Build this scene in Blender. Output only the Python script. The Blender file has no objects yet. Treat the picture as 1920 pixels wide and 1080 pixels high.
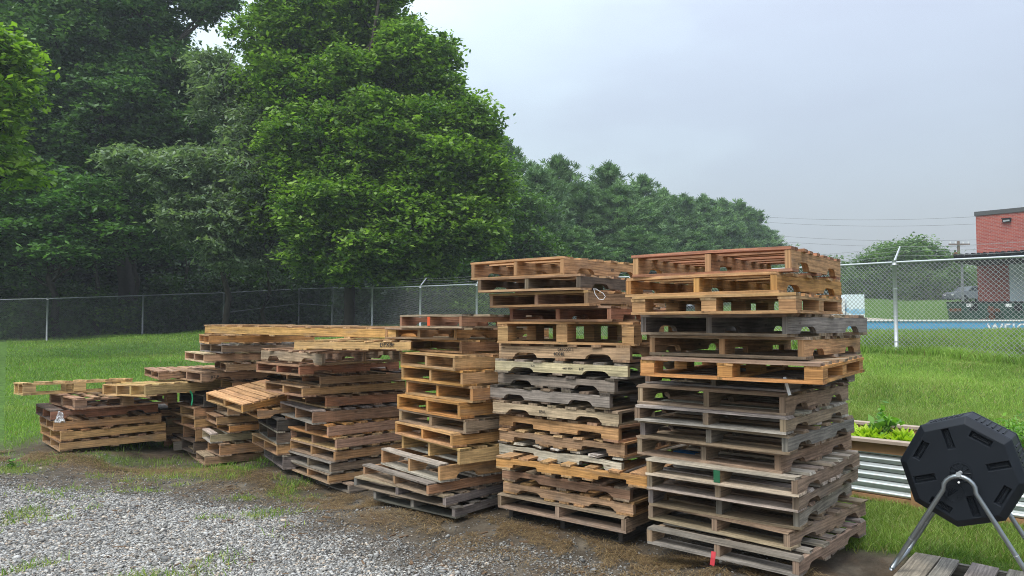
import bpy, math, random
import numpy as np
from mathutils import Vector, Matrix
R = math.radians
rng = np.random.default_rng(7)
random.seed(7)
C = bpy.context.scene.collection
scene = bpy.context.scene

# ------------------------------------------------------------------ camera
F, H, Y0 = 1400.0, 1.6, 603.0
PITCH = math.atan((Y0 - 540) / F)
cam_d = bpy.data.cameras.new('camera')
cam_d.sensor_width = 36; cam_d.lens = 36 * F / 1920; cam_d.clip_start = .05; cam_d.clip_end = 2000
cam = bpy.data.objects.new('camera', cam_d); C.objects.link(cam)
cam.location = (0, 0, H); cam.rotation_euler = (R(90) + PITCH, 0, 0)
scene.camera = cam
cP, sP = math.cos(PITCH), math.sin(PITCH)

def at(px, py, Y):
    u = (px - 960) / F; v = (540 - py) / F
    k = Y / (cP - v * sP)
    return (u * k, Y, H + (sP + v * cP) * k)

def proj(x, y, z):
    z = z - H
    d = y * cP + z * sP; v = (-y * sP + z * cP) / d
    return 960 + F * x / d, 540 - F * v

# ------------------------------------------------------------------ world, sun, exposure
SUN_EL, SUN_AZ = 58, 215           # azimuth from +Y clockwise: high, behind and left of the camera, thin overcast
w = bpy.data.worlds.new('World'); scene.world = w; w.use_nodes = True
nt = w.node_tree; N = nt.nodes; Lk = nt.links; N.clear()
out = N.new('ShaderNodeOutputWorld'); bg = N.new('ShaderNodeBackground'); bg2 = N.new('ShaderNodeBackground')
sky = N.new('ShaderNodeTexSky'); sky.sky_type = 'NISHITA'; sky.sun_disc = False
sky.sun_elevation = R(SUN_EL); sky.sun_rotation = R(SUN_AZ); sky.air_density = 1.5; sky.dust_density = 4
Lk.new(sky.outputs[0], bg.inputs[0]); bg.inputs[1].default_value = .05
tc = N.new('ShaderNodeTexCoord'); sx = N.new('ShaderNodeSeparateXYZ'); Lk.new(tc.outputs['Generated'], sx.inputs[0])
def wmath(op, a, b=None, c=None):
    m = N.new('ShaderNodeMath'); m.operation = op
    for i, q in enumerate((a, b, c)):
        if q is None: continue
        if isinstance(q, (int, float)): m.inputs[i].default_value = q
        else: Lk.new(q, m.inputs[i])
    return m.outputs[0]
noi = N.new('ShaderNodeTexNoise'); noi.inputs['Scale'].default_value = 2.6; noi.inputs['Detail'].default_value = 4
mp = N.new('ShaderNodeMapping'); mp.inputs['Scale'].default_value = (1, 1, 2.4); Lk.new(tc.outputs['Generated'], mp.inputs[0]); Lk.new(mp.outputs[0], noi.inputs[0])
# cloud brightness: brighter to the left, dimmer and more violet to the right
t1 = wmath('MULTIPLY_ADD', sx.outputs[0], 1.05, .42)
t1 = wmath('ADD', t1, wmath('MULTIPLY_ADD', noi.outputs['Fac'], 1.0, -.5))
ramp = N.new('ShaderNodeValToRGB'); Lk.new(t1, ramp.inputs[0])
e = ramp.color_ramp.elements
e[0].position = 0; e[0].color = (.64, .74, .80, 1)
e[1].position = 1; e[1].color = (.36, .385, .46, 1)
q = e.new(.45); q.color = (.485, .555, .62, 1)
q = e.new(.7); q.color = (.40, .44, .515, 1)
zen = wmath('MULTIPLY_ADD', wmath('POWER', wmath('MAXIMUM', sx.outputs[2], 0), 1.6), 4.6, .88)
vm = N.new('ShaderNodeVectorMath'); vm.operation = 'SCALE'; Lk.new(ramp.outputs[0], vm.inputs[0]); Lk.new(zen, vm.inputs['Scale'])
Lk.new(vm.outputs[0], bg2.inputs[0]); bg2.inputs[1].default_value = 0.60
ad = N.new('ShaderNodeAddShader'); Lk.new(bg.outputs[0], ad.inputs[0]); Lk.new(bg2.outputs[0], ad.inputs[1]); Lk.new(ad.outputs[0], out.inputs[0])

sd = bpy.data.lights.new('sun', 'SUN'); sd.energy = 1.5; sd.angle = R(14); sd.color = (1, .96, .88)
sun = bpy.data.objects.new('sun', sd); C.objects.link(sun)
az = R(SUN_AZ)
sdir = Vector((math.sin(az) * math.cos(R(SUN_EL)), math.cos(az) * math.cos(R(SUN_EL)), math.sin(R(SUN_EL))))
sun.rotation_euler = sdir.to_track_quat('Z', 'Y').to_euler()
vs = scene.view_settings
vs.view_transform = 'Standard'; vs.look = 'None'; vs.exposure = .42; vs.gamma = 1; vs.use_curve_mapping = False
scene.cycles.max_bounces = 6; scene.cycles.diffuse_bounces = 2; scene.cycles.transparent_max_bounces = 4
scene.cycles.transmission_bounces = 3; scene.cycles.volume_bounces = 0

# ------------------------------------------------------------------ helpers
def tag(o, label=None, cat=None, group=None, kind=None):
    if label: o['label'] = label
    if cat: o['category'] = cat
    if group: o['group'] = group
    if kind: o['kind'] = kind
    return o

def empty(name, loc, rot=(0, 0, 0), **k):
    o = bpy.data.objects.new(name, None); C.objects.link(o); o.location = loc; o.rotation_euler = rot
    o.empty_display_size = .2
    return tag(o, **k)

def link(name, me, mats, parent=None):
    o = bpy.data.objects.new(name, me); C.objects.link(o)
    for m in (mats if isinstance(mats, (list, tuple)) else [mats]): me.materials.append(m)
    if parent: o.parent = parent
    return o

def fast(name, V, Fc, mat, parent=None, tint=None):
    """V (n,3), Fc (m,k) index array, tint (n,3) per vertex"""
    V = np.asarray(V, np.float32); Fc = np.asarray(Fc, np.int32)
    me = bpy.data.meshes.new(name); k = Fc.shape[1]
    me.vertices.add(len(V)); me.vertices.foreach_set('co', V.ravel())
    me.loops.add(Fc.size); me.loops.foreach_set('vertex_index', Fc.ravel())
    me.polygons.add(len(Fc)); me.polygons.foreach_set('loop_start', np.arange(0, Fc.size, k, dtype=np.int32))
    me.update(calc_edges=True)
    if tint is not None:
        a = me.color_attributes.new('tint', 'FLOAT_COLOR', 'POINT')
        a.data.foreach_set('color', np.c_[tint, np.ones(len(tint))].astype(np.float32).ravel())
    return link(name, me, mat, parent)

class MB:
    def __init__(s): s.v = []; s.f = []; s.uv = []; s.c = []
    def face(s, idx, uv=None, col=(1, 1, 1)):
        s.f.append(idx); s.uv += uv if uv else [(0, 0)] * len(idx); s.c += [(*col, 1)] * len(idx)
    def box(s, c, d, col=(1, 1, 1), rz=0.0):
        b = len(s.v); cr, sr = math.cos(rz), math.sin(rz)
        for x, y, z in ((-1,-1,-1),(1,-1,-1),(1,1,-1),(-1,1,-1),(-1,-1,1),(1,-1,1),(1,1,1),(-1,1,1)):
            X, Y = x * d[0] / 2, y * d[1] / 2
            s.v.append((c[0] + X * cr - Y * sr, c[1] + X * sr + Y * cr, c[2] + z * d[2] / 2))
        for f, ax in (((0,3,2,1), 2), ((4,5,6,7), 2), ((0,1,5,4), 0), ((1,2,6,5), 1), ((2,3,7,6), 0), ((3,0,4,7), 1)):
            uv = []
            for i in f:
                vx = s.v[b + i]
                uv.append({0: (vx[0], vx[2]), 1: (vx[1], vx[2]), 2: (vx[0], vx[1])}[ax])
            s.face([b + i for i in f], uv, col)
        return s
    def tube(s, pts, r, n=10, col=(1, 1, 1), caps=True):
        pts = [Vector(p) for p in pts]; rs = r if isinstance(r, (list, tuple)) else [r] * len(pts)
        b = len(s.v); ref = None
        for i, p in enumerate(pts):
            t = (pts[min(i + 1, len(pts) - 1)] - pts[max(i - 1, 0)]).normalized()
            if ref is None: ref = Vector((0, 0, 1)) if abs(t.z) < .9 else Vector((1, 0, 0))
            a = t.cross(ref).normalized(); bb = a.cross(t).normalized(); ref = bb
            for j in range(n):
                an = 2 * math.pi * j / n
                s.v.append(tuple(p + (a * math.cos(an) + bb * math.sin(an)) * rs[i]))
        for i in range(len(pts) - 1):
            for j in range(n):
                j2 = (j + 1) % n
                s.face([b + i*n + j, b + i*n + j2, b + (i+1)*n + j2, b + (i+1)*n + j], None, col)
        if caps:
            s.face([b + j for j in range(n)], None, col)
            s.face([b + (len(pts)-1)*n + j for j in reversed(range(n))], None, col)
        return s
    def prism(s, prof, y0, y1, col=(1, 1, 1), off=(0, 0)):
        """profile in XZ extruded along Y"""
        b = len(s.v); n = len(prof)
        for y in (y0, y1):
            for x, z in prof: s.v.append((x, y, z))
        s.face([b + i for i in range(n)], [(p[0] + off[0], p[1] + off[1]) for p in prof], col)
        s.face([b + n + i for i in reversed(range(n))], [(p[0] + off[0], p[1] + off[1]) for p in reversed(prof)], col)
        for i in range(n):
            j = (i + 1) % n
            s.face([b + j, b + i, b + n + i, b + n + j], [(prof[j][0] + off[0], off[1]), (prof[i][0] + off[0], off[1]), (prof[i][0] + off[0], off[1] + .04), (prof[j][0] + off[0], off[1] + .04)], [c * .9 for c in col])
        return s
    def build(s, name, mat, parent=None, smooth=False):
        me = bpy.data.meshes.new(name); me.from_pydata(s.v, [], s.f)
        uvl = me.uv_layers.new(name='uv'); uvl.data.foreach_set('uv', np.asarray(s.uv, np.float32).ravel())
        a = me.color_attributes.new('tint', 'FLOAT_COLOR', 'CORNER'); a.data.foreach_set('color', np.asarray(s.c, np.float32).ravel())
        if smooth: me.polygons.foreach_set('use_smooth', [True] * len(me.polygons))
        me.update()
        return link(name, me, mat, parent)

# ------------------------------------------------------------------ materials
class NT:
    def __init__(s, name):
        s.m = bpy.data.materials.new(name); s.m.use_nodes = True; s.t = s.m.node_tree
        s.b = s.t.nodes['Principled BSDF']; s.o = s.t.nodes['Material Output']
    def n(s, typ, **k):
        x = s.t.nodes.new(typ)
        for a, v in k.items(): setattr(x, a, v)
        return x
    def l(s, a, b): s.t.links.new(a, b)
    def attr(s, nm='tint'):
        return s.n('ShaderNodeAttribute', attribute_name=nm)
    def noise(s, vec, scale, detail=4, rough=.55, dist=0):
        x = s.n('ShaderNodeTexNoise'); x.inputs['Scale'].default_value = scale; x.inputs['Detail'].default_value = detail
        x.inputs['Roughness'].default_value = rough; x.inputs['Distortion'].default_value = dist
        if vec is not None: s.l(vec, x.inputs['Vector'])
        return x.outputs['Fac']
    def ramp(s, fac, stops):
        x = s.n('ShaderNodeValToRGB'); e = x.color_ramp.elements
        for i, (p, c) in enumerate(stops):
            c = (c, c, c) if isinstance(c, (int, float)) else c
            q = e[i] if i < 2 else e.new(p)
            q.position = p; q.color = (*c, 1)
        s.l(fac, x.inputs[0]); return x.outputs[0]
    def mix(s, a, b, fac, mode='MIX'):
        x = s.n('ShaderNodeMix', data_type='RGBA', blend_type=mode)
        for v, i in ((a, 6), (b, 7), (fac, 0)):
            if isinstance(v, (int, float)): x.inputs[i].default_value = v if i == 0 else (v, v, v, 1)
            elif isinstance(v, tuple): x.inputs[i].default_value = (*v, 1)
            else: s.l(v, x.inputs[i])
        return x.outputs[2]
    def map(s, vec, sc, loc=(0, 0, 0)):
        x = s.n('ShaderNodeMapping'); x.inputs['Scale'].default_value = sc; x.inputs['Location'].default_value = loc
        s.l(vec, x.inputs[0]); return x.outputs[0]
    def bump(s, h, strength=.3, dist=.01):
        x = s.n('ShaderNodeBump'); x.inputs['Strength'].default_value = strength; x.inputs['Distance'].default_value = dist
        s.l(h, x.inputs['Height']); s.l(x.outputs[0], s.b.inputs['Normal'])
    def fin(s, col=None, rough=.8, metal=0, spec=.3):
        if col is not None:
            if isinstance(col, tuple): s.b.inputs['Base Color'].default_value = (*col, 1)
            else: s.l(col, s.b.inputs['Base Color'])
        s.b.inputs['Roughness'].default_value = rough; s.b.inputs['Metallic'].default_value = metal
        s.b.inputs['Specular IOR Level'].default_value = spec
        return s.m

def plain(name, col, rough=.7, metal=0, spec=.3, var=.25, scale=20):
    t = NT(name); g = t.n('ShaderNodeTexCoord')
    f = t.noise(g.outputs['Object'], scale, 5)
    c = t.mix(tuple(x * (1 - var) for x in col), tuple(min(1, x * (1 + var)) for x in col), f)
    t.bump(f, .15, .005)
    return t.fin(c, rough, metal, spec)

def wood_mat():
    t = NT('rough_sawn_wood'); uv = t.n('ShaderNodeUVMap', uv_map='uv').outputs[0]
    a = t.attr().outputs['Color']
    grain = t.noise(t.map(uv, (2.2, 55, 1)), 1, 5, .65, 1.2)
    rings = t.n('ShaderNodeTexWave'); rings.bands_direction = 'Y'
    rings.inputs['Scale'].default_value = 9; rings.inputs['Distortion'].default_value = 7; rings.inputs['Detail'].default_value = 3; rings.inputs['Detail Scale'].default_value = .9
    t.l(t.map(uv, (.35, 1.6, 1)), rings.inputs['Vector'])
    blot = t.noise(t.map(uv, (2.5, 7, 1)), 1, 4, .6, .4)
    saw = t.noise(t.map(uv, (90, 6, 1)), 1, 2)
    kn = t.n('ShaderNodeTexVoronoi'); kn.inputs['Scale'].default_value = 1; t.l(t.map(uv, (3.1, 9, 1)), kn.inputs['Vector'])
    c = t.mix(a, t.ramp(grain, [(.3, .38), (.64, 1.3)]), .8, 'MULTIPLY')
    c = t.mix(c, t.ramp(rings.outputs['Fac'], [(.0, .72), (.6, 1.08)]), .55, 'MULTIPLY')
    c = t.mix(c, (.20, .19, .175), t.ramp(blot, [(.55, 0.0), (.8, .5)]))
    c = t.mix(c, (.045, .035, .03), t.ramp(t.noise(t.map(uv, (1.7, 4, 1), (9, 3, 0)), 1, 5, .65), [(.6, 0.0), (.8, .7)]))
    c = t.mix(c, (.06, .035, .02), t.ramp(kn.outputs['Distance'], [(.035, .75), (.09, 0.0)]))
    c = t.mix(c, t.ramp(saw, [(.3, .85), (.7, 1.1)]), .4, 'MULTIPLY')
    spl = t.noise(t.map(uv, (1.1, 150, 1), (3, 7, 0)), 1, 2, .5, .5)
    c = t.mix(c, (.02, .014, .01), t.ramp(spl, [(.70, 0.0), (.76, .8)]))
    c = t.mix(c, t.ramp(t.noise(t.map(uv, (7, 16, 1), (1, 5, 0)), 1, 6, .7), [(.35, .62), (.65, 1.18)]), .75, 'MULTIPLY')
    t.bump(grain, .5, .004)
    return t.fin(c, .85, 0, .25)
WOOD = wood_mat()

def leaf_mat(name, gloss=.35, trans=.35):
    t = NT(name); a = t.attr().outputs['Color']
    t.l(a, t.b.inputs['Base Color']); t.b.inputs['Roughness'].default_value = .5; t.b.inputs['Specular IOR Level'].default_value = gloss
    tr = t.n('ShaderNodeBsdfTranslucent'); t.l(t.mix(a, (1.25, 1.5, .6), 1.0, 'MULTIPLY'), tr.inputs[0])
    ms = t.n('ShaderNodeMixShader'); ms.inputs[0].default_value = trans
    t.l(t.b.outputs[0], ms.inputs[1]); t.l(tr.outputs[0], ms.inputs[2]); t.l(ms.outputs[0], t.o.inputs[0])
    return t.m
LEAF = leaf_mat('leaves'); GRASS = leaf_mat('grass_blades', .25, .3); NEEDLE = leaf_mat('needles', .2, .15)
BARK = plain('bark', (.05, .042, .034), .9, var=.45, scale=9)
GALV = plain('galvanised_steel', (.42, .44, .455), .5, .45, .5, .25, 30)
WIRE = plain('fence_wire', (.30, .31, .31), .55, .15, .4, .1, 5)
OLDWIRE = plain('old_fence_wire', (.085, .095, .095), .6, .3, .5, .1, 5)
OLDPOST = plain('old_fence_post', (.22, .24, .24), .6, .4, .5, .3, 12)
TUBE = plain('zinc_tube', (.30, .33, .35), .32, .85, .5, .25, 14)

# ------------------------------------------------------------------ terrain
TP = np.array([(1.7,4.6,.07),(2.6,5.2,.05),(.8,5.5,-.03),(-.5,6.4,-.04),(-1.8,7.8,-.17),(-3.0,8.5,-.1),(-3.9,9.2,-.17),(-5.6,9.3,.0),(-2,5,0),(0,4,0),(-4,6,0),(1,3,0),(-6,7,.05),
 (-8,12,.05),(2.35,4.6,-.05),(3.1,4.9,-.05),(3.0,6.7,.06),(3.4,6.3,.05),(4.5,5.2,0),(4.5,8,.12),(3,8.5,.1),(5.4,10,.34),(6.4,12.3,.66),(7.6,14.8,.94),(8.1,15.8,1.02),(9.9,12.1,.85),(11,9,.6),
 (-1.2,25.4,1.04),(-5.8,31,1.17),(-8.3,34.5,1.25),(-10.7,37.5,1.4),(-14.1,36.5,1.15),(-17.1,34.6,.98),(-19.9,32,.75),(-26,28,.6),(1,22.8,1.03),(3.2,20,1.0),(5.4,17.4,.97),
 (-12,22,.45),(-7,18,.35),(-3,15,.22),(0,12,.1),(0,18,.6),(4,14,.6),(2,10,.1),(-16,18,.3),
 (9,20,1.08),(12,20,1.08),(14,22,1.08),(12,23.5,1.08),(16,23.5,1.08),(8,25,1.15),(16,28,1.3),(12,28,1.3),(14,30,1.45),(20,36,1.55),(28,44,1.6),(31,42,1.55),(24,44,1.65),(20,45,1.7),(16,45,1.7),(22,52,2.5),(31,52,2.4),(26,58,3.2),(34,60,3.3),(40,55,2.2),(30,66,3.6),(40,75,3.7),(24,70,3.5),
 (5,40,1.5),(0,50,1.6),(10,60,2.2),(20,80,3),(-20,50,1.5),(-40,40,1.3),(-30,20,.6),(-10,70,2),(40,110,4),(0,120,3),(-60,100,2),(60,60,3),(60,30,1.5),(20,5,.3),(0,-10,0),(-20,0,0),
 (-200,200,3),(0,300,4),(200,200,4),(200,0,1),(-200,0,1),(0,-200,0)], float)
def terrain(x, y):
    x = np.atleast_1d(np.asarray(x, float)); y = np.atleast_1d(np.asarray(y, float))
    out = np.empty(x.shape); xf, yf, of = x.ravel(), y.ravel(), out.ravel()
    for s in range(0, len(xf), 20000):
        d2 = (xf[s:s+20000, None] - TP[:, 0])**2 + (yf[s:s+20000, None] - TP[:, 1])**2 + .04
        wt = d2**-1.7
        of[s:s+20000] = (wt * TP[:, 2]).sum(1) / wt.sum(1)
    return of.reshape(x.shape)
def tz(x, y): return float(terrain(x, y)[0])

ROW = np.array([(3.0,3.6),(1.7,4.5),(.8,5.4),(-.5,6.3),(-1.8,7.6),(-3.7,8.9),(-5.4,8.9),(-6.2,9.2)])
def rowdist(x, y):
    """signed distance to the front line of the pallet row; positive toward the camera side"""
    best = np.full(x.shape, 1e9); sg = np.zeros(x.shape)
    for (ax, ay), (bx, by) in zip(ROW[:-1], ROW[1:]):
        dx, dy = bx - ax, by - ay; L2 = dx*dx + dy*dy
        t = np.clip(((x-ax)*dx + (y-ay)*dy) / L2, 0, 1)
        d = np.hypot(x-ax-t*dx, y-ay-t*dy); s = np.sign((x-ax)*dy - (y-ay)*dx) * -1
        m = d < best; best = np.where(m, d, best); sg = np.where(m, s, sg)
    return best * sg
def vnoise(x, y, s, seed):
    r = np.random.default_rng(seed).random((64, 64))
    X, Y = x / s + 500, y / s + 500
    i, j = np.floor(X).astype(int), np.floor(Y).astype(int); fx, fy = X - i, Y - j
    fx, fy = fx*fx*(3-2*fx), fy*fy*(3-2*fy)
    g = lambda a, b: r[a % 64, b % 64]
    return g(i,j)*(1-fx)*(1-fy) + g(i+1,j)*fx*(1-fy) + g(i,j+1)*(1-fx)*fy + g(i+1,j+1)*fx*fy
def fbm(x, y, s, seed): return .5*vnoise(x,y,s,seed) + .3*vnoise(x,y,s/2.1,seed+1) + .2*vnoise(x,y,s/4.3,seed+2)
def sstep(a, b, x):
    t = np.clip((x-a)/(b-a), 0, 1); return t*t*(3-2*t)
def zones(x, y):
    """grass cover, stone cover 0..1"""
    x = np.asarray(x, float); y = np.asarray(y, float)
    d = rowdist(x, y); n = fbm(x, y, 1.1, 3) - .5; n2 = fbm(x, y, .45, 8) - .5
    # lawn: behind the row, left of it, and right of the tall stack
    behind = sstep(-1.25, -1.75, d + n * .8)
    leftl = sstep(-6.0, -7.2, x + n * 1.2) * sstep(7.6, 9.0, y + n) 
    lawn = np.maximum(behind * (y > 4.6), leftl)
    lawn = np.maximum(lawn, sstep(0, .25, (x - 2.55) * .66 + (y - 5.0) * .75 + n * .25 ) * (x > 1.9))
    # straggly patch on the left between lawn and gravel
    patch = sstep(-3.3, -5.0, x + (8 - y) * .2) * sstep(6.0, 7.2, y + n * 1.2) * sstep(-.2, .12, n2 + n * .8)
    tuft = sstep(-1.5, -2.6, x) * sstep(.02, .16, n2 + n * .7) * .9
    g = np.clip(np.maximum(np.maximum(lawn, patch * .55), tuft * .6), 0, 1)
    st = sstep(.35, 1.5, d + n * 1.6) * (1 - .8 * sstep(5.9, 8.0, y + n * 1.5))
    st = st * (.55 + .45 * sstep(1.0, -1.6, x + n * 2)) * (1 - .8 * lawn)
    return g, np.clip(st, 0, 1)

def build_ground():
    xs = np.unique(np.r_[np.linspace(-380, -60, 12), np.linspace(-60, -12, 49), np.arange(-12, 9, .11), np.linspace(9, 60, 60), np.linspace(60, 380, 12)])
    ys = np.unique(np.r_[np.linspace(-60, 0, 5), np.linspace(0, 3.5, 10), np.arange(3.5, 12, .11), np.arange(12, 30, .4), np.linspace(30, 90, 50), np.linspace(90, 480, 12)])
    X, Y = np.meshgrid(xs, ys); Z = terrain(X, Y)
    g, s = zones(X, Y)
    near = (np.hypot(X, Y) < 40)
    Z = Z + near * ((fbm(X, Y, .5, 21) - .5) * .035 + (fbm(X, Y, 2.5, 31) - .5) * .05)
    n, m = X.shape; idx = np.arange(n*m).reshape(n, m)
    Fc = np.stack([idx[:-1,:-1], idx[:-1,1:], idx[1:,1:], idx[1:,:-1]], -1).reshape(-1, 4)
    t = NT('ground_cover'); gc = t.n('ShaderNodeTexCoord').outputs['Object']
    a = t.n('ShaderNodeSeparateColor'); t.l(t.attr().outputs['Color'], a.inputs[0])
    dirt = t.ramp(t.noise(gc, 3.5, 8, .7), [(.3, (.04, .031, .022)), (.52, (.10, .08, .058)), (.72, (.19, .16, .12))])
    dirt = t.mix(dirt, (.15, .09, .045), t.ramp(t.noise(gc, 1.3, 6, .7), [(.5, 0.0), (.7, .6)]))
    vo = t.n('ShaderNodeTexVoronoi'); vo.inputs['Scale'].default_value = 55; t.l(gc, vo.inputs['Vector'])
    peb = t.mix(t.ramp(vo.outputs['Color'], [(.2, (.09, .088, .085)), (.8, (.42, .41, .40))]), (.05, .045, .04), t.ramp(vo.outputs['Distance'], [(.35, 0.0), (.6, 1.0)]))
    c = t.mix(dirt, peb, t.mix(0.0, a.outputs[1], t.ramp(t.noise(gc, 14, 3), [(.3, .3), (.6, 1.0)])))
    grs = t.ramp(t.noise(gc, 9, 6, .7), [(.3, (.03, .06, .012)), (.6, (.08, .15, .025)), (.8, (.14, .20, .05))])
    c = t.mix(c, grs, a.outputs[0])
    t.bump(t.noise(gc, 45, 6, .7), .7, .02)
    o = fast('ground', np.c_[X.ravel(), Y.ravel(), Z.ravel()], Fc, t.fin(c, .95, 0, .15), None, np.c_[g.ravel(), s.ravel(), np.zeros(g.size)])
    o.data.polygons.foreach_set('use_smooth', np.ones(len(Fc), bool))
    tag(o, kind='structure')
def gz(x, y):
    near = (np.hypot(x, y) < 40)
    return terrain(x, y) + near * ((fbm(x, y, .5, 21) - .5) * .035 + (fbm(x, y, 2.5, 31) - .5) * .05)
build_ground()

# ------------------------------------------------------------------ pallets
TONE = dict(fresh=(.60,.38,.17), yellow=(.58,.38,.16), tan=(.50,.29,.135), orange=(.56,.28,.09), red=(.36,.165,.095), brown=(.36,.215,.125),
            grey=(.235,.21,.185), dark=(.085,.075,.066), cream=(.54,.43,.28), white=(.52,.47,.40), weath=(.335,.245,.165), pink=(.50,.31,.20), black=(.06,.055,.05))
WORDS = dict(fresh='bright new-wood', yellow='yellow new-wood', tan='tan', orange='orange-tan', red='reddish brown', brown='dull brown', grey='weathered grey',
             dark='dark weathered', cream='cream-coloured', white='whitish bleached', weath='grey-brown', pink='pinkish tan', black='nearly black')
def jit(col, s=.12, hue=.05):
    k = 1 + random.uniform(-s, s)
    return tuple(max(0, c * k * (1 + random.uniform(-hue, hue))) for c in col)
def mixc(a, b, t): return tuple(x * (1 - t) + y * t for x, y in zip(a, b))

def board_mb(mb, c, ln, wd, th, axis, col, bow=.003, ragged=.004, paint=None):
    """long rough board; axis 0 = along x, 1 = along y"""
    n = 6; b = len(mb.v); ou, ov = random.uniform(0, 50), random.uniform(0, 50)
    amp = random.uniform(-bow, bow); tw = random.uniform(-.4, .4) * bow; e0 = [random.uniform(-ragged, ragged) for _ in range(4)]; e1 = [random.uniform(-ragged, ragged) for _ in range(4)]
    for i in range(n + 1):
        t = i / n - .5; up = amp * (1 - 4 * t * t); sk = random.uniform(-.0015, .0015)
        for k, (a, z) in enumerate(((-1,-1),(1,-1),(1,1),(-1,1))):
            p = t * ln + (e0[k] if i == 0 else e1[k] if i == n else 0)
            q = a * wd / 2 + sk + random.uniform(-.001, .001); zz = z * th / 2 + up + a * tw * t * 2
            s = (p, q) if axis == 0 else (-q, p)
            mb.v.append((c[0] + s[0], c[1] + s[1], c[2] + zz))
    vv = (0, wd, wd + th, 2 * wd + th, 2 * wd + 2 * th)
    for i in range(n):
        u0, u1 = ou + i / n * ln, ou + (i + 1) / n * ln
        cc = paint if (paint and i >= n - 1) else col
        for k in range(4):
            k2 = (k + 1) % 4
            mb.face([b+i*4+k, b+i*4+k2, b+(i+1)*4+k2, b+(i+1)*4+k][::-1], [(u0, ov+vv[k]), (u0, ov+vv[k+1]), (u1, ov+vv[k+1]), (u1, ov+vv[k])][::-1], cc)
    endc = mixc(col, (.12, .09, .06), .25)
    uvq = [(ou, ov), (ou, ov + .05), (ou + .02, ov + .05), (ou + .02, ov)]
    mb.face([b+3, b+2, b+1, b], uvq, endc) if False else mb.face([b, b+1, b+2, b+3], uvq, endc)
    mb.face([b+n*4+3, b+n*4+2, b+n*4+1, b+n*4], uvq, paint or endc)

def stringer_prof(L, h, notch, rnd):
    """side outline of a stringer, z from 0 to h"""
    p = [(-L/2, h), (-L/2, 0)]
    if notch:
        a, bq = .155, .385; d = h * .42
        for s in (-1, 1):
            x0, x1 = (-L/2 + a, -L/2 + bq) if s < 0 else (L/2 - bq, L/2 - a)
            if rnd: p += [(x0, 0), (x0+.012, d*.5), (x0+.032, d*.88), (x0+.055, d), (x1-.055, d), (x1-.032, d*.88), (x1-.012, d*.5), (x1, 0)]
            else: p += [(x0, 0), (x0 + .004, d*.85), (x0 + .014, d), (x1 - .014, d), (x1 - .004, d*.85), (x1, 0)]
    p += [(L/2, 0), (L/2, h)]
    # worn top edge
    m = 9
    p += [(L/2 - L * i / m, h - random.uniform(0, .0022)) for i in range(1, m)]
    return [(x + random.uniform(-.0015, .0015), z) for x, z in p]

def stringer_mb(L, h, th, y, z0, col, notch, rnd, broken=False):
    mb = MB(); prof = stringer_prof(L, h, notch, rnd)
    off = (random.uniform(0, 50), random.uniform(0, 50))
    bw = random.uniform(-.004, .004)
    if broken:
        prof = [(x, z * (.62 + .3 * random.random()) if z > h * .8 else z) for x, z in prof]
    prof = [(x, z + z0) for x, z in prof]
    mb.prism(prof, y - th/2 + bw, y + th/2 + bw, col, off)
    return mb

def text_mesh(name, s, size, mat, parent, M):
    cu = bpy.data.curves.new(name, 'FONT'); cu.body = s; cu.size = size; cu.extrude = .0004; cu.space_character = 1.05; cu.offset = size * .012
    tmp = bpy.data.objects.new('tmp_text', cu); C.objects.link(tmp)
    dg = bpy.context.evaluated_depsgraph_get(); me = bpy.data.meshes.new_from_object(tmp.evaluated_get(dg))
    bpy.data.objects.remove(tmp); me.materials.clear()
    o = link(name, me, mat, parent); o.matrix_local = M
    return o
INK = plain('stamp_ink', (.03, .03, .03), .8, var=.5, scale=60)

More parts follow.
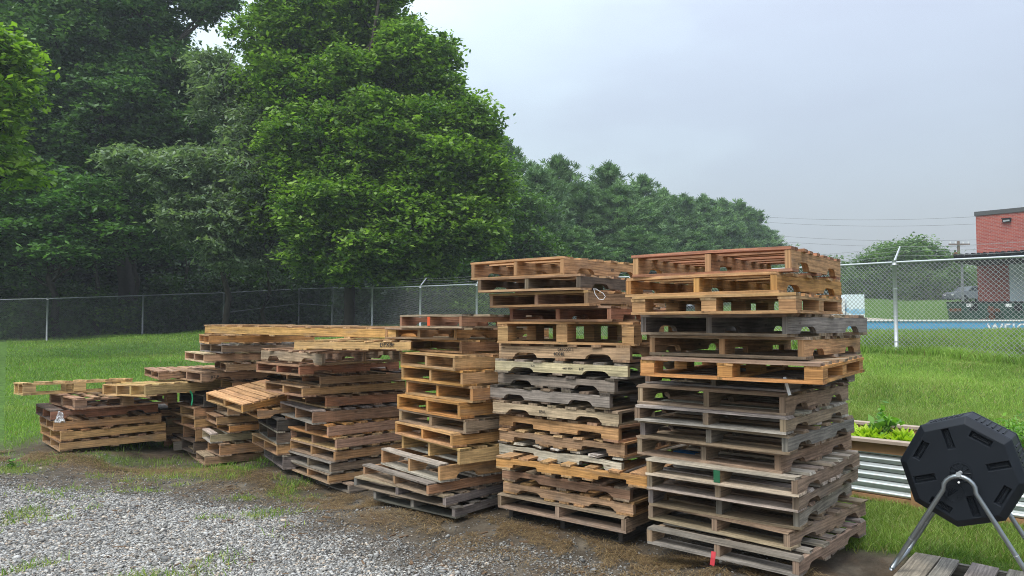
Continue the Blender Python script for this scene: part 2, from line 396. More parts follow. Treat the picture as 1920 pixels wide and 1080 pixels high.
def make_pallet(typ, L, W, h, tone, label, opts, loc, rz, tilt=(0, 0)):
    root = empty('wood_pallet', loc, (tilt[0], tilt[1], rz), label=label, cat='pallet', group='wooden pallets stacked beside the gravel')
    base = TONE[tone]; deckc = TONE[opts.get('deck', tone)]
    bt = min(.018, h * .15)                       # board thickness
    nb = 'u' not in typ                         # has a bottom deck
    sh = h - bt - (bt if nb else 0)
    alt = random.choice([TONE['weath'], TONE['orange'], TONE['brown'], TONE['tan'], base])
    def bc(c): return jit(mixc(c, alt, random.uniform(0, .25)), .16)
    z0 = bt if nb else 0
    over = opts.get('over', 0)
    if 'b' in typ:                              # block pallet
        bx, by, th = .14, .10, sh - bt
        for ix in (-1, 0, 1):
            for iy in (-1, 0, 1):
                c = bc(base); mb = MB(); ou = random.uniform(0, 50)
                x0 = ix * (L/2 - bx/2); y0 = iy * (W/2 - by/2)
                mb.box((x0, y0, z0 + th/2), (bx - random.uniform(0, .01), by - random.uniform(0, .012), th), c, random.uniform(-.03, .03))
                mb.uv = [(u * .6 + ou, v + ou) for u, v in mb.uv]
                mb.build('block', WOOD, root)
        for iy in (-1, 0, 1):
            mb = MB(); board_mb(mb, (0, iy * (W/2 - .05), z0 + th + bt/2), L, .10, bt, 0, bc(base), .001); mb.build('stringer_board', WOOD, root)
        for iy in (-1, 0, 1):
            mb = MB(); board_mb(mb, (0, iy * (W/2 - .05), bt/2), L - (.18 if iy else 0), .09, bt, 0, bc(base), .001); mb.build('bottom_board', WOOD, root)
        for ix in (-1, 1):
            mb = MB(); board_mb(mb, (ix * (L/2 - .045), 0, bt/2 - .001), W + .004, .09, bt, 1, bc(base), .001); mb.build('bottom_board', WOOD, root)
    else:
        nst = opts.get('nst', 3)
        for i in range(nst):
            y = (-1 + 2 * i / (nst - 1)) * (W/2 - .019)
            c = bc(base) if not (opts.get('mid') and i == nst // 2) else TONE['red']
            mb = stringer_mb(L, sh, .038, y, z0, c, 'n' not in typ, opts.get('rnd', random.random() < .5), opts.get('broken') and i == nst - 1)
            st = mb.build('stringer', WOOD, root)
            if opts.get('paintmid') and i == nst // 2:
                pm = MB(); pm.box((-L/2 - .003, y, z0 + sh/2), (.004, .042, sh * .96)); st2 = pm.build('paint_mark', opts['paintmid'], st)
                pm2 = MB(); 
            if opts.get('stamps') and i in (0, nst - 1):
                side = 1 if opts['mode'] == 'l' else -1
                if (side > 0) != (i == nst - 1): continue
                for tx, s, sz, zz in opts['stamps']:
                    if side > 0: M = Matrix(((-1, 0, 0, tx), (0, 0, 1, y + .0255), (0, 1, 0, z0 + sh * zz), (0, 0, 0, 1)))
                    else: M = Matrix(((1, 0, 0, tx), (0, 0, -1, y - .0255), (0, 1, 0, z0 + sh * zz), (0, 0, 0, 1)))
                    text_mesh('stamp', s, sz, INK, st, M)
        if nb:
            xs = [-L/2 + .07, 0, L/2 - .07] if random.random() < .4 else [-L/2 + .07, -L/2 + .47, 0, L/2 - .47, L/2 - .07]
            if L > 1.5: xs = [-L/2 + .07 + i * (L - .14) / 5 for i in range(6)]
            for x in xs:
                edge = abs(abs(x) - L/2 + .07) < .01
                mb = MB(); board_mb(mb, (x - (over if x < 0 else -over), random.uniform(-.006, .006), bt/2), W + .004 + random.uniform(-.006, .008), .14 if edge else .09, bt, 1, bc(deckc), .002)
                mb.build('bottom_board', WOOD, root)
    # top deck
    nd = opts.get('nd', random.choice([6, 7, 7])) if L < 1.5 else 11
    lead = random.choice([.14, .12, .09])
    if opts.get('xs'): nd = len(opts['xs'])
    for i in range(nd):
        f = i / (nd - 1); x = -L/2 + lead/2 + f * (L - lead)
        if i in opts.get('miss', ()): continue
        edge = i in (0, nd - 1)
        wd = lead if edge else random.uniform(.082, .10)
        if not edge: x += random.uniform(-.012, .012)
        if opts.get('xs'): x, wd = opts['xs'][i]; x -= L/2
        paint = opts.get('paintdeck', {}).get(i)
        mb = MB(); board_mb(mb, (x - (.004 if i == 0 else 0), random.uniform(-.008, .008), h - bt/2), W + random.uniform(-.02, .016), wd, bt, 1, bc(deckc), .004, .012 if tone in ('grey', 'weath', 'dark', 'white', 'brown') else .005, paint)
        mb.build('deck_board', WOOD, root)
    return root

def place(D0, xl, xc, xr, yt, yb, Ll, Lr):
    """pose of a stack layer whose front corner, left end and right end are seen at these columns"""
    ym = (yt + yb) / 2; P0 = at(xc, ym, D0); z = P0[2]
    best = None
    for D in (np.arange(D0 - .3, D0 + .31, .03) if xr else [D0]):
        a = np.radians(np.arange(3, 87, .5)); Xc = at(xc, ym, D)[0]
        pl, _ = proj(Xc - Ll*np.cos(a), D + Ll*np.sin(a), z)
        e = (pl - xl)**2 / 6 + ((D - D0) / .07)**2
        if xr:
            pr, _ = proj(Xc + Lr*np.sin(a), D + Lr*np.cos(a), z); e = e + (pr - xr)**2 / 40
        k = int(np.argmin(e))
        if best is None or e[k] < best[0]: best = (e[k], D, a[k], Xc)
    _, D, a, Xc = best
    return Xc, D, a

GREENP = plain('green_paint', (.02, .11, .05), .7); REDP = plain('red_orange_paint', (.62, .09, .03), .7)
BLUEC, PINKC = (.02, .12, .28), (.65, .10, .20)
ORD = ['topmost', 'second', 'third', 'fourth', 'fifth', 'sixth', 'seventh', 'eighth', 'ninth', 'tenth', 'eleventh', 'twelfth', 'thirteenth', 'fourteenth', 'fifteenth', 'sixteenth', 'seventeenth', 'eighteenth']
KIND = dict(s='notched', n='solid-sided', b='block', nu='solid-sided')
LAYERS = {}
def stack(key, phrase, D0, yend, rows, zero=0, ground=True):
    """rows: (left px, corner px, right px or None, top px, type, mode, tone, options)"""
    n = len(rows)
    for i, (xl, xc, xr, yt, typ, mode, tone, op) in enumerate(rows):
        yb = rows[i+1][3] if i + 1 < n else yend
        yb = op.get('yb', yb); D0i = op.get('D', D0)
        zt = at(xc, yt, D0i)[2]; zb = at(xc, yb, D0i)[2]
        L, W = op.get('L', 1.22), op.get('W', 1.016)
        Ll, Lr = (W, L) if mode == 'w' else (L, W)
        Xc, D, a = place(D0i, xl, xc, xr, yt, yb, Ll, Lr)
        h = max(.085, zt - zb - .002)
        rx, ry = math.sin(a), math.cos(a); lx, ly = -math.cos(a), math.sin(a)
        cx, cy = Xc + rx * Lr/2 + lx * Ll/2, D + ry * Lr/2 + ly * Ll/2
        rz = math.atan2(ry, rx) if mode == 'w' else math.atan2(ly, lx)
        pos = 'bottom' if i == n - 1 and ground else ORD[i]
        if pos not in ('bottom', 'topmost'): pos += ' from top'
        lab = f"{op.get('say', WORDS[tone])} {KIND.get(typ, 'notched')} pallet, {pos} {phrase}"
        op = dict(op, mode=mode)
        r = make_pallet(typ, L, W, h, tone, lab, op, (cx, cy, zb), rz, op.get('tilt', (random.uniform(-.005, .005), random.uniform(-.005, .005))))
        LAYERS[key, i] = (r, Xc, D, a, zt, zb, Ll, Lr)

stack('A', 'of tall stack beside the tumbler', 4.45, 1078, [
 (1183,1485,1585,465,'s','w','tan',dict(deck='red')),
 (1170,1458,1587,511,'s','w','orange',dict(deck='tan')),
 (1179,1493,1591,551,'b','w','tan',dict(deck='tan')),
 (1200,1477,1635,588,'s','w','grey',dict(rnd=True, deck='weath')),
 (1215,1509,1619,631,'s','w','tan',dict(deck='weath')),
 (1194,1542,1638,674,'b','w','orange',dict(deck='weath', W=1.1)),
 (1212,1483,1597,712,'s','w','dark',dict(deck='grey', rnd=True)),
 (1195,1473,1591,739,'s','w','weath',dict(deck='weath', rnd=True)),
 (1189,1473,1591,781,'s','w','weath',dict(deck='white', rnd=True)),
 (1200,1478,1599,815,'s','w','grey',dict(deck='weath', rnd=True)),
 (1197,1463,1593,853,'s','w','weath',dict(rnd=True, deck='weath')),
 (1212,1497,1612,894,'s','w','weath',dict(deck='white', rnd=True, paintmid=GREENP, paintdeck={2: BLUEC}, say='whitish green-painted')),
 (1214,1497,1605,931,'s','w','weath',dict(rnd=True, deck='white')),
 (1218,1500,1591,965,'s','w','grey',dict(rnd=True, deck='weath')),
 (1217,1482,1621,1006,'s','w','weath',dict(rnd=True)),
 (1212,1497,1624,1042,'s','w','weath',dict(deck='grey', rnd=True)),
])
stack('B', 'of stack second from the tumbler', 5.46, 1019, [
 (889,1058,1180,474,'s','w','tan',dict(deck='tan', L=1.1, stamps=[(.05, 'HT', .03, .35)])),
 (897,1088,None,512,'s','w','dark',dict(rnd=True, deck='brown', L=1.05)),
 (918,1103,None,543,'n','w','brown',dict(deck='tan', L=1.05)),
 (956,1146,None,573,'s','w','red',dict(deck='brown', L=1.05)),
 (932,1189,None,603,'b','w','tan',dict(deck='tan', W=1.22, L=1.016)),
 (936,1181,None,648,'s','l','pink',dict(deck='brown', stamps=[(.02, '04520011', .036, .62), (.06, '40X40', .036, .24)])),
 (928,1177,None,681,'s','l','cream',dict(rnd=True, deck='grey', stamps=[(-.05, '4401-2034', .02, .45), (-.2, 'HT', .03, .4), (.25, 'V-71', .02, .55)])),
 (934,1152,None,710,'s','l','grey',dict(deck='dark')),
 (919,1143,None,739,'s','l','grey',dict(deck='dark')),
 (924,1160,None,770,'s','l','cream',dict(deck='weath', stamps=[(.12, 'EPAL', .03, .35)])),
 (937,1160,None,799,'s','l','tan',dict(deck='brown', say='pink-ended tan')),
 (937,1171,None,831,'s','l','brown',dict(deck='tan')),
 (935,1165,None,859,'s','l','white',dict(deck='white', broken=True, say='broken whitish')),
 (930,1212,None,889,'s','l','orange',dict(deck='tan', D=5.3, L=1.3)),
 (941,1181,None,916,'s','l','brown',dict(rnd=True, deck='weath')),
 (944,1187,None,942,'s','l','pink',dict(deck='tan')),
 (934,1173,None,969,'nb'[:1],'w','weath',dict(deck='weath', W=1.22, L=1.016)),
 (955,1168,None,1001,'n','w','dark',dict(W=1.1, L=1.0, D=5.6)),
])
stack('C', 'of stack third from the tumbler', 6.18, 972, [
 (749,866,None,589,'s','w','red',dict(deck='weath', miss=(1, 4), paintmid=REDP, L=1.0, say='broken red-painted')),
 (738,856,936,616,'s','w','tan',dict(deck='weath')),
 (769,866,938,640,'n','w','brown',dict(deck='tan', nst=2)),
 (750,853,None,666,'n','w','tan',dict(deck='tan')),
 (752,868,None,695,'n','w','tan',dict(deck='orange')),
 (760,886,None,725,'n','w','orange',dict(deck='tan')),
 (745,863,None,756,'n','w','orange',dict(deck='orange')),
 (749,874,None,787,'n','w','weath',dict(deck='weath')),
 (741,848,None,814,'n','w','orange',dict(deck='tan')),
 (754,862,None,841,'nu','w','yellow',dict(deck='yellow')),
 (715,826,None,871,'s','w','tan',dict(deck='white', rnd=True)),
 (680,804,None,906,'n','w','brown',dict(deck='grey', W=1.1)),
 (664,836,None,930,'n','w','grey',dict(deck='weath', W=1.22)),
 (700,854,None,951,'n','w','grey',dict(deck='dark')),
])
stack('D', 'of stack fourth from the tumbler', 7.7, 926, [
 (551,770,None,639,'n','l','yellow',dict(deck='fresh', D=6.9, yb=658, stamps=[(-.30, 'DFX8F', .05, .35)])),
 (489,604,752,659,'s','l','weath',dict(deck='brown', D=7.5, say='split grey')),
 (480,563,759,684,'s','w','red',dict(deck='brown')),
 (540,601,759,705,'n','w','brown',dict(deck='dark')),
 (497,568,760,725,'n','w','tan',dict(deck='brown')),
 (543,612,750,745,'n','w','red',dict(deck='brown')),
 (526,587,None,769,'n','w','brown',dict(deck='grey')),
 (535,616,None,796,'n','w','pink',dict(deck='orange', rnd=True)),
 (544,631,None,821,'n','w','pink',dict(deck='fresh')),
 (543,629,None,844,'n','w','tan',dict(deck='weath')),
 (538,621,None,867,'n','w','weath',dict(deck='grey')),
 (540,617,None,889,'n','w','tan',dict(deck='weath')),
 (570,655,None,908,'n','w','grey',dict(deck='grey')),
])
stack('M', 'of the low stack squeezed beside the fourth', 8.35, 881, [
 (447,484,None,768,'s','w','brown',dict(deck='tan', L=1.0)),
 (483,520,None,785,'n','w','dark',dict(deck='dark', L=1.0)),
 (486,520,None,809,'n','w','dark',dict(deck='grey', L=1.0)),
 (474,520,None,834,'n','w','tan',dict(deck='brown', L=1.0)),
 (494,531,None,854,'n','w','grey',dict(deck='grey', L=1.0)),
])
stack('E', 'of stack fifth from the tumbler', 9.15, 875, [
 (375,392,551,628,'n','w','orange',dict(deck='tan', L=1.3)),
 (375,417,None,646,'n','w','weath',dict(deck='grey')),
 (346,383,None,663,'n','w','pink',dict(deck='cream')),
 (403,424,None,681,'n','w','brown',dict(deck='weath')),
 (326,378,529,698,'s','w','pink',dict(deck='brown', stamps=[(-.5, 'JIT P', .05, .3)])),
 (401,437,498,718,'n','w','tan',dict(deck='dark')),
 (392,432,None,738,'n','w','brown',dict(deck='brown')),
 (390,428,None,759,'n','w','brown',dict(deck='weath')),
 (371,407,None,780,'n','w','tan',dict(deck='brown')),
 (385,431,None,797,'n','w','orange',dict(deck='brown')),
 (367,395,None,813,'n','w','cream',dict(deck='white')),
 (370,413,None,832,'n','w','tan',dict(deck='weath')),
 (352,385,None,856,'n','w','weath',dict(deck='weath')),
])
stack('N', 'of the low stack behind the fifth', 9.55, 852, [
 (336,383,None,741,'n','w','dark',dict(deck='dark')),
 (315,365,None,764,'n','w','tan',dict(deck='brown')),
 (318,366,None,784,'n','w','tan',dict(deck='brown')),
 (322,368,None,804,'nu','w','brown',dict(deck='brown')),
 (320,364,None,828,'n','w','dark',dict(deck='dark')),
])
stack('P', 'of the stack hidden behind the leftmost one', 10.2, 838, [
 (284,301,None,766,'n','w','brown',dict(deck='dark')),
 (290,312,None,783,'n','w','weath',dict(deck='brown')),
 (284,304,None,800,'n','w','tan',dict(deck='brown')),
 (287,308,None,819,'n','w','brown',dict(deck='brown')),
])
stack('O', 'half hidden on the grass behind the fifth stack', 9.9, 845, [
 (296,326,None,826,'nu','w','grey',dict(deck='dark')),
], ground=False)
stack('Y', 'bridging the leftmost and fifth stacks', 9.1, 747, [
 (271,298,None,696,'n','w','brown',dict(deck='brown', L=.9, D=9.6, yb=712)),
 (192,273,None,724,'n','w','yellow',dict(deck='yellow', nst=4, tilt=(-.04, .0))),
], ground=False)
stack('F', 'of the low leftmost stack on the lawn', 9.1, 847, [
 (27,43,229,723,'b','w','yellow',dict(deck='yellow', tilt=(-.055, 0))),
 (93,140,None,747,'b','w','brown',dict(deck='brown', W=1.1)),
 (67,95,None,769,'s','w','red',dict(deck='dark', rnd=True)),
 (74,101,None,790,'n','w','tan',dict(deck='brown')),
 (76,114,None,809,'n','w','yellow',dict(deck='tan')),
 (80,112,None,828,'n','w','tan',dict(deck='brown')),
])
# the long crate base lying across the fourth and fifth stacks, and the one that slid down between them
def two_point(name, A, B, L, W, h, tone, opts, label, typ='n', roll=0):
    """pallet whose near long bottom edge runs from A (left) to B (right)"""
    A, B = Vector(A), Vector(B); d = (B - A).normalized()
    up = Vector((0, 0, 1)); y = up.cross(d).normalized(); y = Matrix.Rotation(roll, 3, d) @ y; zz = d.cross(y)
    r = make_pallet(typ, L, W, h, tone, label, dict(opts, mode='w'), (0, 0, 0), 0)
    c = A + (B - A).normalized() * L / 2 + y * W / 2
    M = Matrix((( d.x, y.x, zz.x, c.x), (d.y, y.y, zz.y, c.y), (d.z, y.z, zz.z, c.z), (0, 0, 0, 1)))
    r.matrix_world = M
    return r
A_ = at(384, 627, 8.9); B_ = at(742, 637, 7.1)
LL = (Vector(B_) - Vector(A_)).length
two_point('long', A_, B_, LL, 1.0, .115, 'orange', dict(deck='tan'), 'long orange-tan pallet lying across the tops of the fourth and fifth stacks')
A_ = at(456, 775, 8.25); B_ = at(546, 752, 8.75)
two_point('slid', A_, B_, (Vector(B_) - Vector(A_)).length * 1.25, .72, .10, 'orange', dict(deck='tan', nd=7), 'yellowish pallet tilted toward the camera, slid down beside the fourth stack', 'n', .13)

# pallet under the tumbler
pa, pb = Vector((2.68, 5.03, 0)), Vector((3.42, 4.42, 0))
dx = (pb - pa).normalized(); dy = Vector((dx.y, -dx.x, 0))      # dy points back toward the camera
Lp, Wp = 1.22, 1.016
cpt = pa + dx * Lp/2 + dy * Wp/2
tp = make_pallet('n', Lp, Wp, .125, 'grey', 'weathered grey pallet lying on the ground under the black tumbler', dict(deck='grey', xs=[(.075,.148),(.202,.098),(.395,.145),(.59,.14),(.77,.14),(.95,.14),(1.13,.14)], mode='w'), (cpt.x, cpt.y, -.055), math.atan2(dx.y, dx.x))
tp['group'] = 'wooden pallets stacked beside the gravel'

# ---- small things on the pallets
PLAST = plain('white_plastic', (.75, .75, .75), .35, var=.08)
CLEAR = NT('clear_film'); CLEAR.b.inputs['Alpha'].default_value = .55; CLEAR = CLEAR.fin((.75, .78, .8), .2, 0, .6)
GREENS = plain('green_strap', (.02, .22, .10), .4)
REDT = plain('red_tape', (.45, .04, .05), .5)
def ribbon(name, pts, wdt, mat, nrm, **k):
    mb = MB(); pts = [Vector(p) for p in pts]
    for i in range(len(pts) - 1):
        t = (pts[i+1] - pts[i]).normalized(); s = t.cross(Vector(nrm)).normalized() * wdt / 2; nn = Vector(nrm).normalized() * .001
        b = len(mb.v)
        for p in (pts[i], pts[i+1]):
            for q in (s + nn, s - nn, -s - nn, -s + nn): mb.v.append(tuple(p + q))
        for j in range(4): mb.face([b+j, b+(j+1) % 4, b+4+(j+1) % 4, b+4+j])
        mb.face([b, b+3, b+2, b+1]); mb.face([b+4, b+5, b+6, b+7])
    o = mb.build(name, mat); tag(o, **k)
fn = (-.7, -.72, .05)
ribbon('plastic_strap', [at(1471, 707, 4.36), at(1474, 718, 4.36), at(1477, 728, 4.35), at(1481, 741, 4.34)], .018, PLAST, fn, label='short white strap hanging from a pallet edge on the tall stack', cat='strap')
ribbon('plastic_strap', [at(1338, 1034, 4.60), at(1337, 1046, 4.59), at(1335, 1060, 4.59)], .03, REDT, fn, label='short red strap hanging from the lowest pallets of the tall stack', cat='strap')
ribbon('plastic_strap', [at(356, 733, 9.35), at(360, 738, 9.35), at(361, 748, 9.35), at(359, 760, 9.35)], .035, GREENS, fn, label='green strap hanging on a dark pallet of the low stack', cat='strap')
lp = [at(*p, 5.36) for p in ((1113,541),(1116,552),(1123,561),(1131,562),(1135,556),(1131,550),(1124,546),(1118,542),(1113,542))]
o = MB().tube(lp, .0024, 6).build('strap_loop', PLAST); tag(o, label='white loop of strapping hanging from the second stack', cat='strap')
# crumpled clear film on the leftmost stack
mb = MB(); nU, nV = 9, 7
for i in range(nU):
    for j in range(nV):
        u, v = i / (nU-1), j / (nV-1)
        px = 102 + 8 * v + u * (20 - 12 * v) + random.uniform(-1, 1); py = 792 - 22 * v + 4*u*v
        mb.v.append(at(px, py, 8.98 + .05 * v + random.uniform(-.03, .03)))
for i in range(nU-1):
    for j in range(nV-1): mb.face([i*nV+j, (i+1)*nV+j, (i+1)*nV+j+1, i*nV+j+1])
o = mb.build('plastic_film', CLEAR); tag(o, label='crumpled clear plastic film snagged on the leftmost stack', cat='plastic film')

# ------------------------------------------------------------------ grass, gravel, straw
def visible(x, y, z, m=40):
    px, py = proj(x, y, z)
    return (px > -m) & (px < 1920 + m) & (py < 1080 + m)
def blades(name, n, xr, yr, hgt, wid, cover, col_a, col_b, label, cat, lean=.5, keep=None, ypow=1.0):
    # denser near the camera: y drawn log-uniform
    y = yr[0] * (yr[1] / yr[0]) ** (rng.random(n) ** ypow); x = (xr[0] + (xr[1] - xr[0]) * rng.random(n))
    if xr[0] < -1 or xr[1] > 6: x = x * y / yr[1] if keep == 'fan' else x
    z = gz(x, y); g, s = zones(x, y)
    m = visible(x, y, z) & cover(x, y, g, s)
    x, y, z = x[m], y[m], z[m]; n = len(x)
    th = rng.random(n) * 2 * np.pi; hh = hgt * (.5 + .9 * rng.random(n)) * (.75 + .6 * fbm(x, y, .8, 50)); ww = wid * (.6 + .8 * rng.random(n)) * np.maximum(1, y / 9)
    la = lean * (.2 + rng.random(n)) * hh; ld = rng.random(n) * 2 * np.pi
    p = np.c_[x, y, z - .01]; s = np.c_[np.cos(th), np.sin(th), 0 * th] * (ww / 2)[:, None]
    mid = p + np.c_[np.cos(ld) * la * .35, np.sin(ld) * la * .35, hh * .6]
    tip = p + np.c_[np.cos(ld) * la, np.sin(ld) * la, hh]
    V = np.stack([p - s, p + s, mid + s * .8, mid - s * .8, tip], 1).reshape(-1, 3)
    b = (np.arange(n) * 5)[:, None]
    Fc = np.concatenate([b + [0, 1, 2], b + [0, 2, 3], b + [3, 2, 4]])
    t = np.clip(fbm(x, y, 1.7, 60) * 1.1 - .05 + rng.normal(0, .22, n), 0, 1)[:, None]
    col = np.array(col_a) * (1 - t) + np.array(col_b) * t
    pt = sstep(.45, .7, fbm(x, y, 3.1, 160))[:, None] * .35; col = col * (1 - pt) + np.array((.30, .34, .09)) * pt
    dry = (rng.random(n) < .05)[:, None]; col = np.where(dry, np.array((.22, .19, .08)), col)
    o = fast(name, V, Fc, GRASS, None, np.repeat(col, 5, 0)); tag(o, label, cat, kind='stuff')
    return o
GA, GB = (.06, .135, .018), (.24, .38, .06)
blades('lawn_grass', 420000, (-27, 27), (4.2, 40), .065, .0065, lambda x, y, g, s: rng.random(len(x)) < np.where((rowdist(x, y) > 0) & (x < 1.5), g * .35, g ** 1.3), GA, GB, 'green lawn grass around the pallets and up to the fence', 'grass', .8, 'fan')
blades('lawn_grass', 260000, (1.9, 9.5), (4.3, 15), .06, .005, lambda x, y, g, s: rng.random(len(x)) < g, (.10, .17, .025), (.33, .45, .10), 'bright green lawn grass behind and beside the garden bed', 'grass', .9)
blades('grass_tufts', 200000, (-8, 0), (4.1, 9), .036, .005, lambda x, y, g, s: (rng.random(len(x)) < g * 1.1) & (rowdist(x, y) > -.2), (.14, .18, .03), (.40, .46, .10), 'yellow-green grass tufts growing through the gravel on the left', 'grass', 1.1)
blades('tall_grass', 80000, (5, 20), (15.3, 23.0), .255, .012, lambda x, y, g, s: (x > 5.9 + (17 - y) * .3), (.09, .18, .02), (.28, .42, .07), 'tall unmown grass beyond the right-hand fence', 'grass', .6)
blades('tall_grass', 70000, (-9, 6), (17, 33), .25, .014, lambda x, y, g, s: (x * .77 + y * .64 > 15.9), (.05, .12, .02), (.15, .26, .05), 'rough grass growing just beyond the middle fence', 'grass', .6)

def near_line(x, y, ax, ay, bx, by):
    dx, dy = bx - ax, by - ay; t = np.clip(((x - ax) * dx + (y - ay) * dy) / (dx * dx + dy * dy), 0, 1)
    return np.hypot(x - ax - t * dx, y - ay - t * dy)
blades('fence_line_grass', 330000, (0, 12), (11, 24), .17, .010, lambda x, y, g, s: near_line(x, y, -1.2, 25.4, 9.8, 12.15) < .16 + .3 * rng.random(len(x)), (.05, .12, .015), (.30, .44, .09), 'unmown strip of longer grass along the foot of the right-hand fence', 'grass', .9)
blades('dry_grass', 60000, (2.0, 9.5), (4.4, 15), .05, .006, lambda x, y, g, s: (rng.random(len(x)) < g) & (fbm(x, y, .6, 95) > .55), (.26, .24, .09), (.46, .42, .2), 'dry straw-coloured grass clippings lying on the right-hand lawn', 'grass', 1.6)
def gravel(n):
    y = 4.0 * (9.5 / 4.0) ** rng.random(n); x = (-8 + 11 * rng.random(n)) * y / 8.5
    g, s = zones(x, y); z = gz(x, y)
    m = visible(x, y, z) & (rng.random(n) < np.clip(s ** 1.3 * (1 - .8 * g) * sstep(.30, .52, fbm(x, y, .7, 77) + .28 * (x < -1.2) + .1 * (rng.random(n) - .5)) + .05 + .16 * (rowdist(x, y) > .25) * (fbm(x, y, .5, 78) > .42), 0, 1))
    x, y, z, s = x[m], y[m], z[m], s[m]; n = len(x)
    r = .0036 + .0075 * rng.random(n) ** 2.4 + .002 * (s > .5)
    big = rng.random(n) < .012; r = np.where(big, r * 2.0, r)
    O = np.array([(1,0,0),(0,1,0),(-1,0,0),(0,-1,0),(0,0,1),(0,0,-1),(.7,.7,.55),(-.7,.7,.45),(-.7,-.7,.6),(.7,-.7,.5)], float)
    V = O[None] * (r[:, None, None]) * (1 + rng.normal(0, .18, (n, 10, 1))) * np.stack([1 + .4*rng.random(n), .8 + .3*rng.random(n), .5 + .35*rng.random(n)], 1)[:, None, :]
    a = rng.random(n) * 6.28; ca, sa = np.cos(a)[:, None], np.sin(a)[:, None]
    X = V[..., 0]*ca - V[..., 1]*sa; Y = V[..., 0]*sa + V[..., 1]*ca; Z = V[..., 2] + rng.normal(0, .25, (n, 1)) * X
    P = np.stack([X + x[:, None], Y + y[:, None], Z + (z + r * .25)[:, None]], -1).reshape(-1, 3)
    T = np.array([(4,0,6),(4,6,1),(4,1,7),(4,7,2),(4,2,8),(4,8,3),(4,3,9),(4,9,0),(5,6,0),(5,1,6),(5,7,1),(5,2,7),(5,8,2),(5,3,8),(5,9,3),(5,0,9)])
    Fc = (np.arange(n)[:, None, None] * 10 + T[None]).reshape(-1, 3)
    k = rng.random(n)[:, None]; tone = .10 + .36 * rng.random(n)[:, None] ** 1.5
    col = tone * np.where(k < .5, np.array((1.0, .98, .93)), np.where(k < .85, np.array((1.06, 1.0, .9)), np.array((1.12, .92, .72))))
    col = col * (.62 + .38 * np.clip(s * 1.4, 0, 1))[:, None]
    t = NT('crushed_stone'); c = t.attr().outputs['Color']; gcn = t.n('ShaderNodeTexCoord').outputs['Object']
    c = t.mix(c, t.ramp(t.noise(gcn, 160, 3), [(.3, .75), (.7, 1.2)]), 1.0, 'MULTIPLY')
    o = fast('gravel', P, Fc, t.fin(c, .75, 0, .35), None, np.repeat(col, 10, 0)); tag(o, 'loose grey crushed stone covering the yard', 'gravel', kind='stuff')
gravel(330000)

def straw(n):
    t = rng.random(n) * (len(ROW) - 1); i = t.astype(int); f = (t - i)[:, None]
    p = ROW[i] * (1 - f) + ROW[i + 1] * f
    nrm = np.array([(-.66, -.75)]); d = np.abs(rng.normal(0, .38, n)) - .15
    p = p + nrm * d[:, None] + rng.normal(0, .08, (n, 2))
    cl = fbm(p[:, 0], p[:, 1], .35, 91) > .43
    p = p[cl]; n = len(p); x, y = p[:, 0], p[:, 1]; z = gz(x, y) + .004 + .018 * rng.random(n)
    a = rng.random(n) * 6.28; L = .03 + .09 * rng.random(n); wv = .0012 + .0012 * rng.random(n)
    dv = np.c_[np.cos(a), np.sin(a), rng.normal(0, .22, n)] * (L / 2)[:, None]; sv = np.c_[-np.sin(a), np.cos(a), 0 * a] * wv[:, None]
    c = np.c_[x, y, z]; bend = np.c_[0*x, 0*x, .01 * rng.random(n)]
    V = np.stack([c - dv, c - sv + bend, c + sv + bend, c + dv], 1).reshape(-1, 3)
    b = (np.arange(n) * 4)[:, None]; Fc = np.concatenate([b + [0, 1, 2], b + [1, 3, 2]])
    k = rng.random(n)[:, None]; col = np.array((.12, .065, .03)) * (1 - k) + np.array((.36, .26, .14)) * k
    o = fast('dead_grass', V, Fc, GRASS, None, np.repeat(col, 4, 0)); tag(o, 'brown straw and pine needles littering the ground by the pallets', 'straw', kind='stuff')
straw(45000)
WP = plain('bark_chips', (.13, .08, .045), .9, var=.4)
def debris():
    n = 260; x = rng.uniform(-4, 2.2, n); y = 4 + 4 * rng.random(n); m = (rowdist(x, y) > 0) & (rowdist(x, y) < 2.6); x, y = x[m], y[m]
    mb = MB()
    for a, b in zip(x, y):
        z = tz(a, b) + float((gz(np.array([a]), np.array([b])) - terrain(a, b))[0])
        mb.box((a, b, z + .006), (random.uniform(.02, .09), random.uniform(.006, .02), .008), (1, 1, 1), random.uniform(0, 3.1))
    o = mb.build('wood_chips', WP); tag(o, 'splinters and bark chips scattered on the dirt', 'wood chips', kind='stuff')
debris()

# ------------------------------------------------------------------ plants and trees
def tubes_np(paths, n=5):
    """paths: list of (pts (k,3), radii (k,)) -> V, F"""
    Vs, Fs, b = [], [], 0
    an = np.arange(n) * 2 * np.pi / n
    for P, r in paths:
        P = np.asarray(P, float); r = np.asarray(r, float); T = np.gradient(P, axis=0); T /= np.linalg.norm(T, axis=1)[:, None] + 1e-9
        ref = np.where(np.abs(T[:, 2:3]) < .9, np.array([[0, 0, 1.]]), np.array([[1., 0, 0]]))
        A = np.cross(T, ref); A /= np.linalg.norm(A, axis=1)[:, None] + 1e-9; B = np.cross(A, T)
        V = P[:, None] + (A[:, None] * np.cos(an)[None, :, None] + B[:, None] * np.sin(an)[None, :, None]) * r[:, None, None]
        k = len(P); i = np.arange(k - 1)[:, None] * n; j = np.arange(n)[None]; j2 = (j + 1) % n
        Fs.append(np.stack([i + j, i + j2, i + n + j2, i + n + j], -1).reshape(-1, 4) + b); Vs.append(V.reshape(-1, 3)); b += k * n
    return np.concatenate(Vs), np.concatenate(Fs)
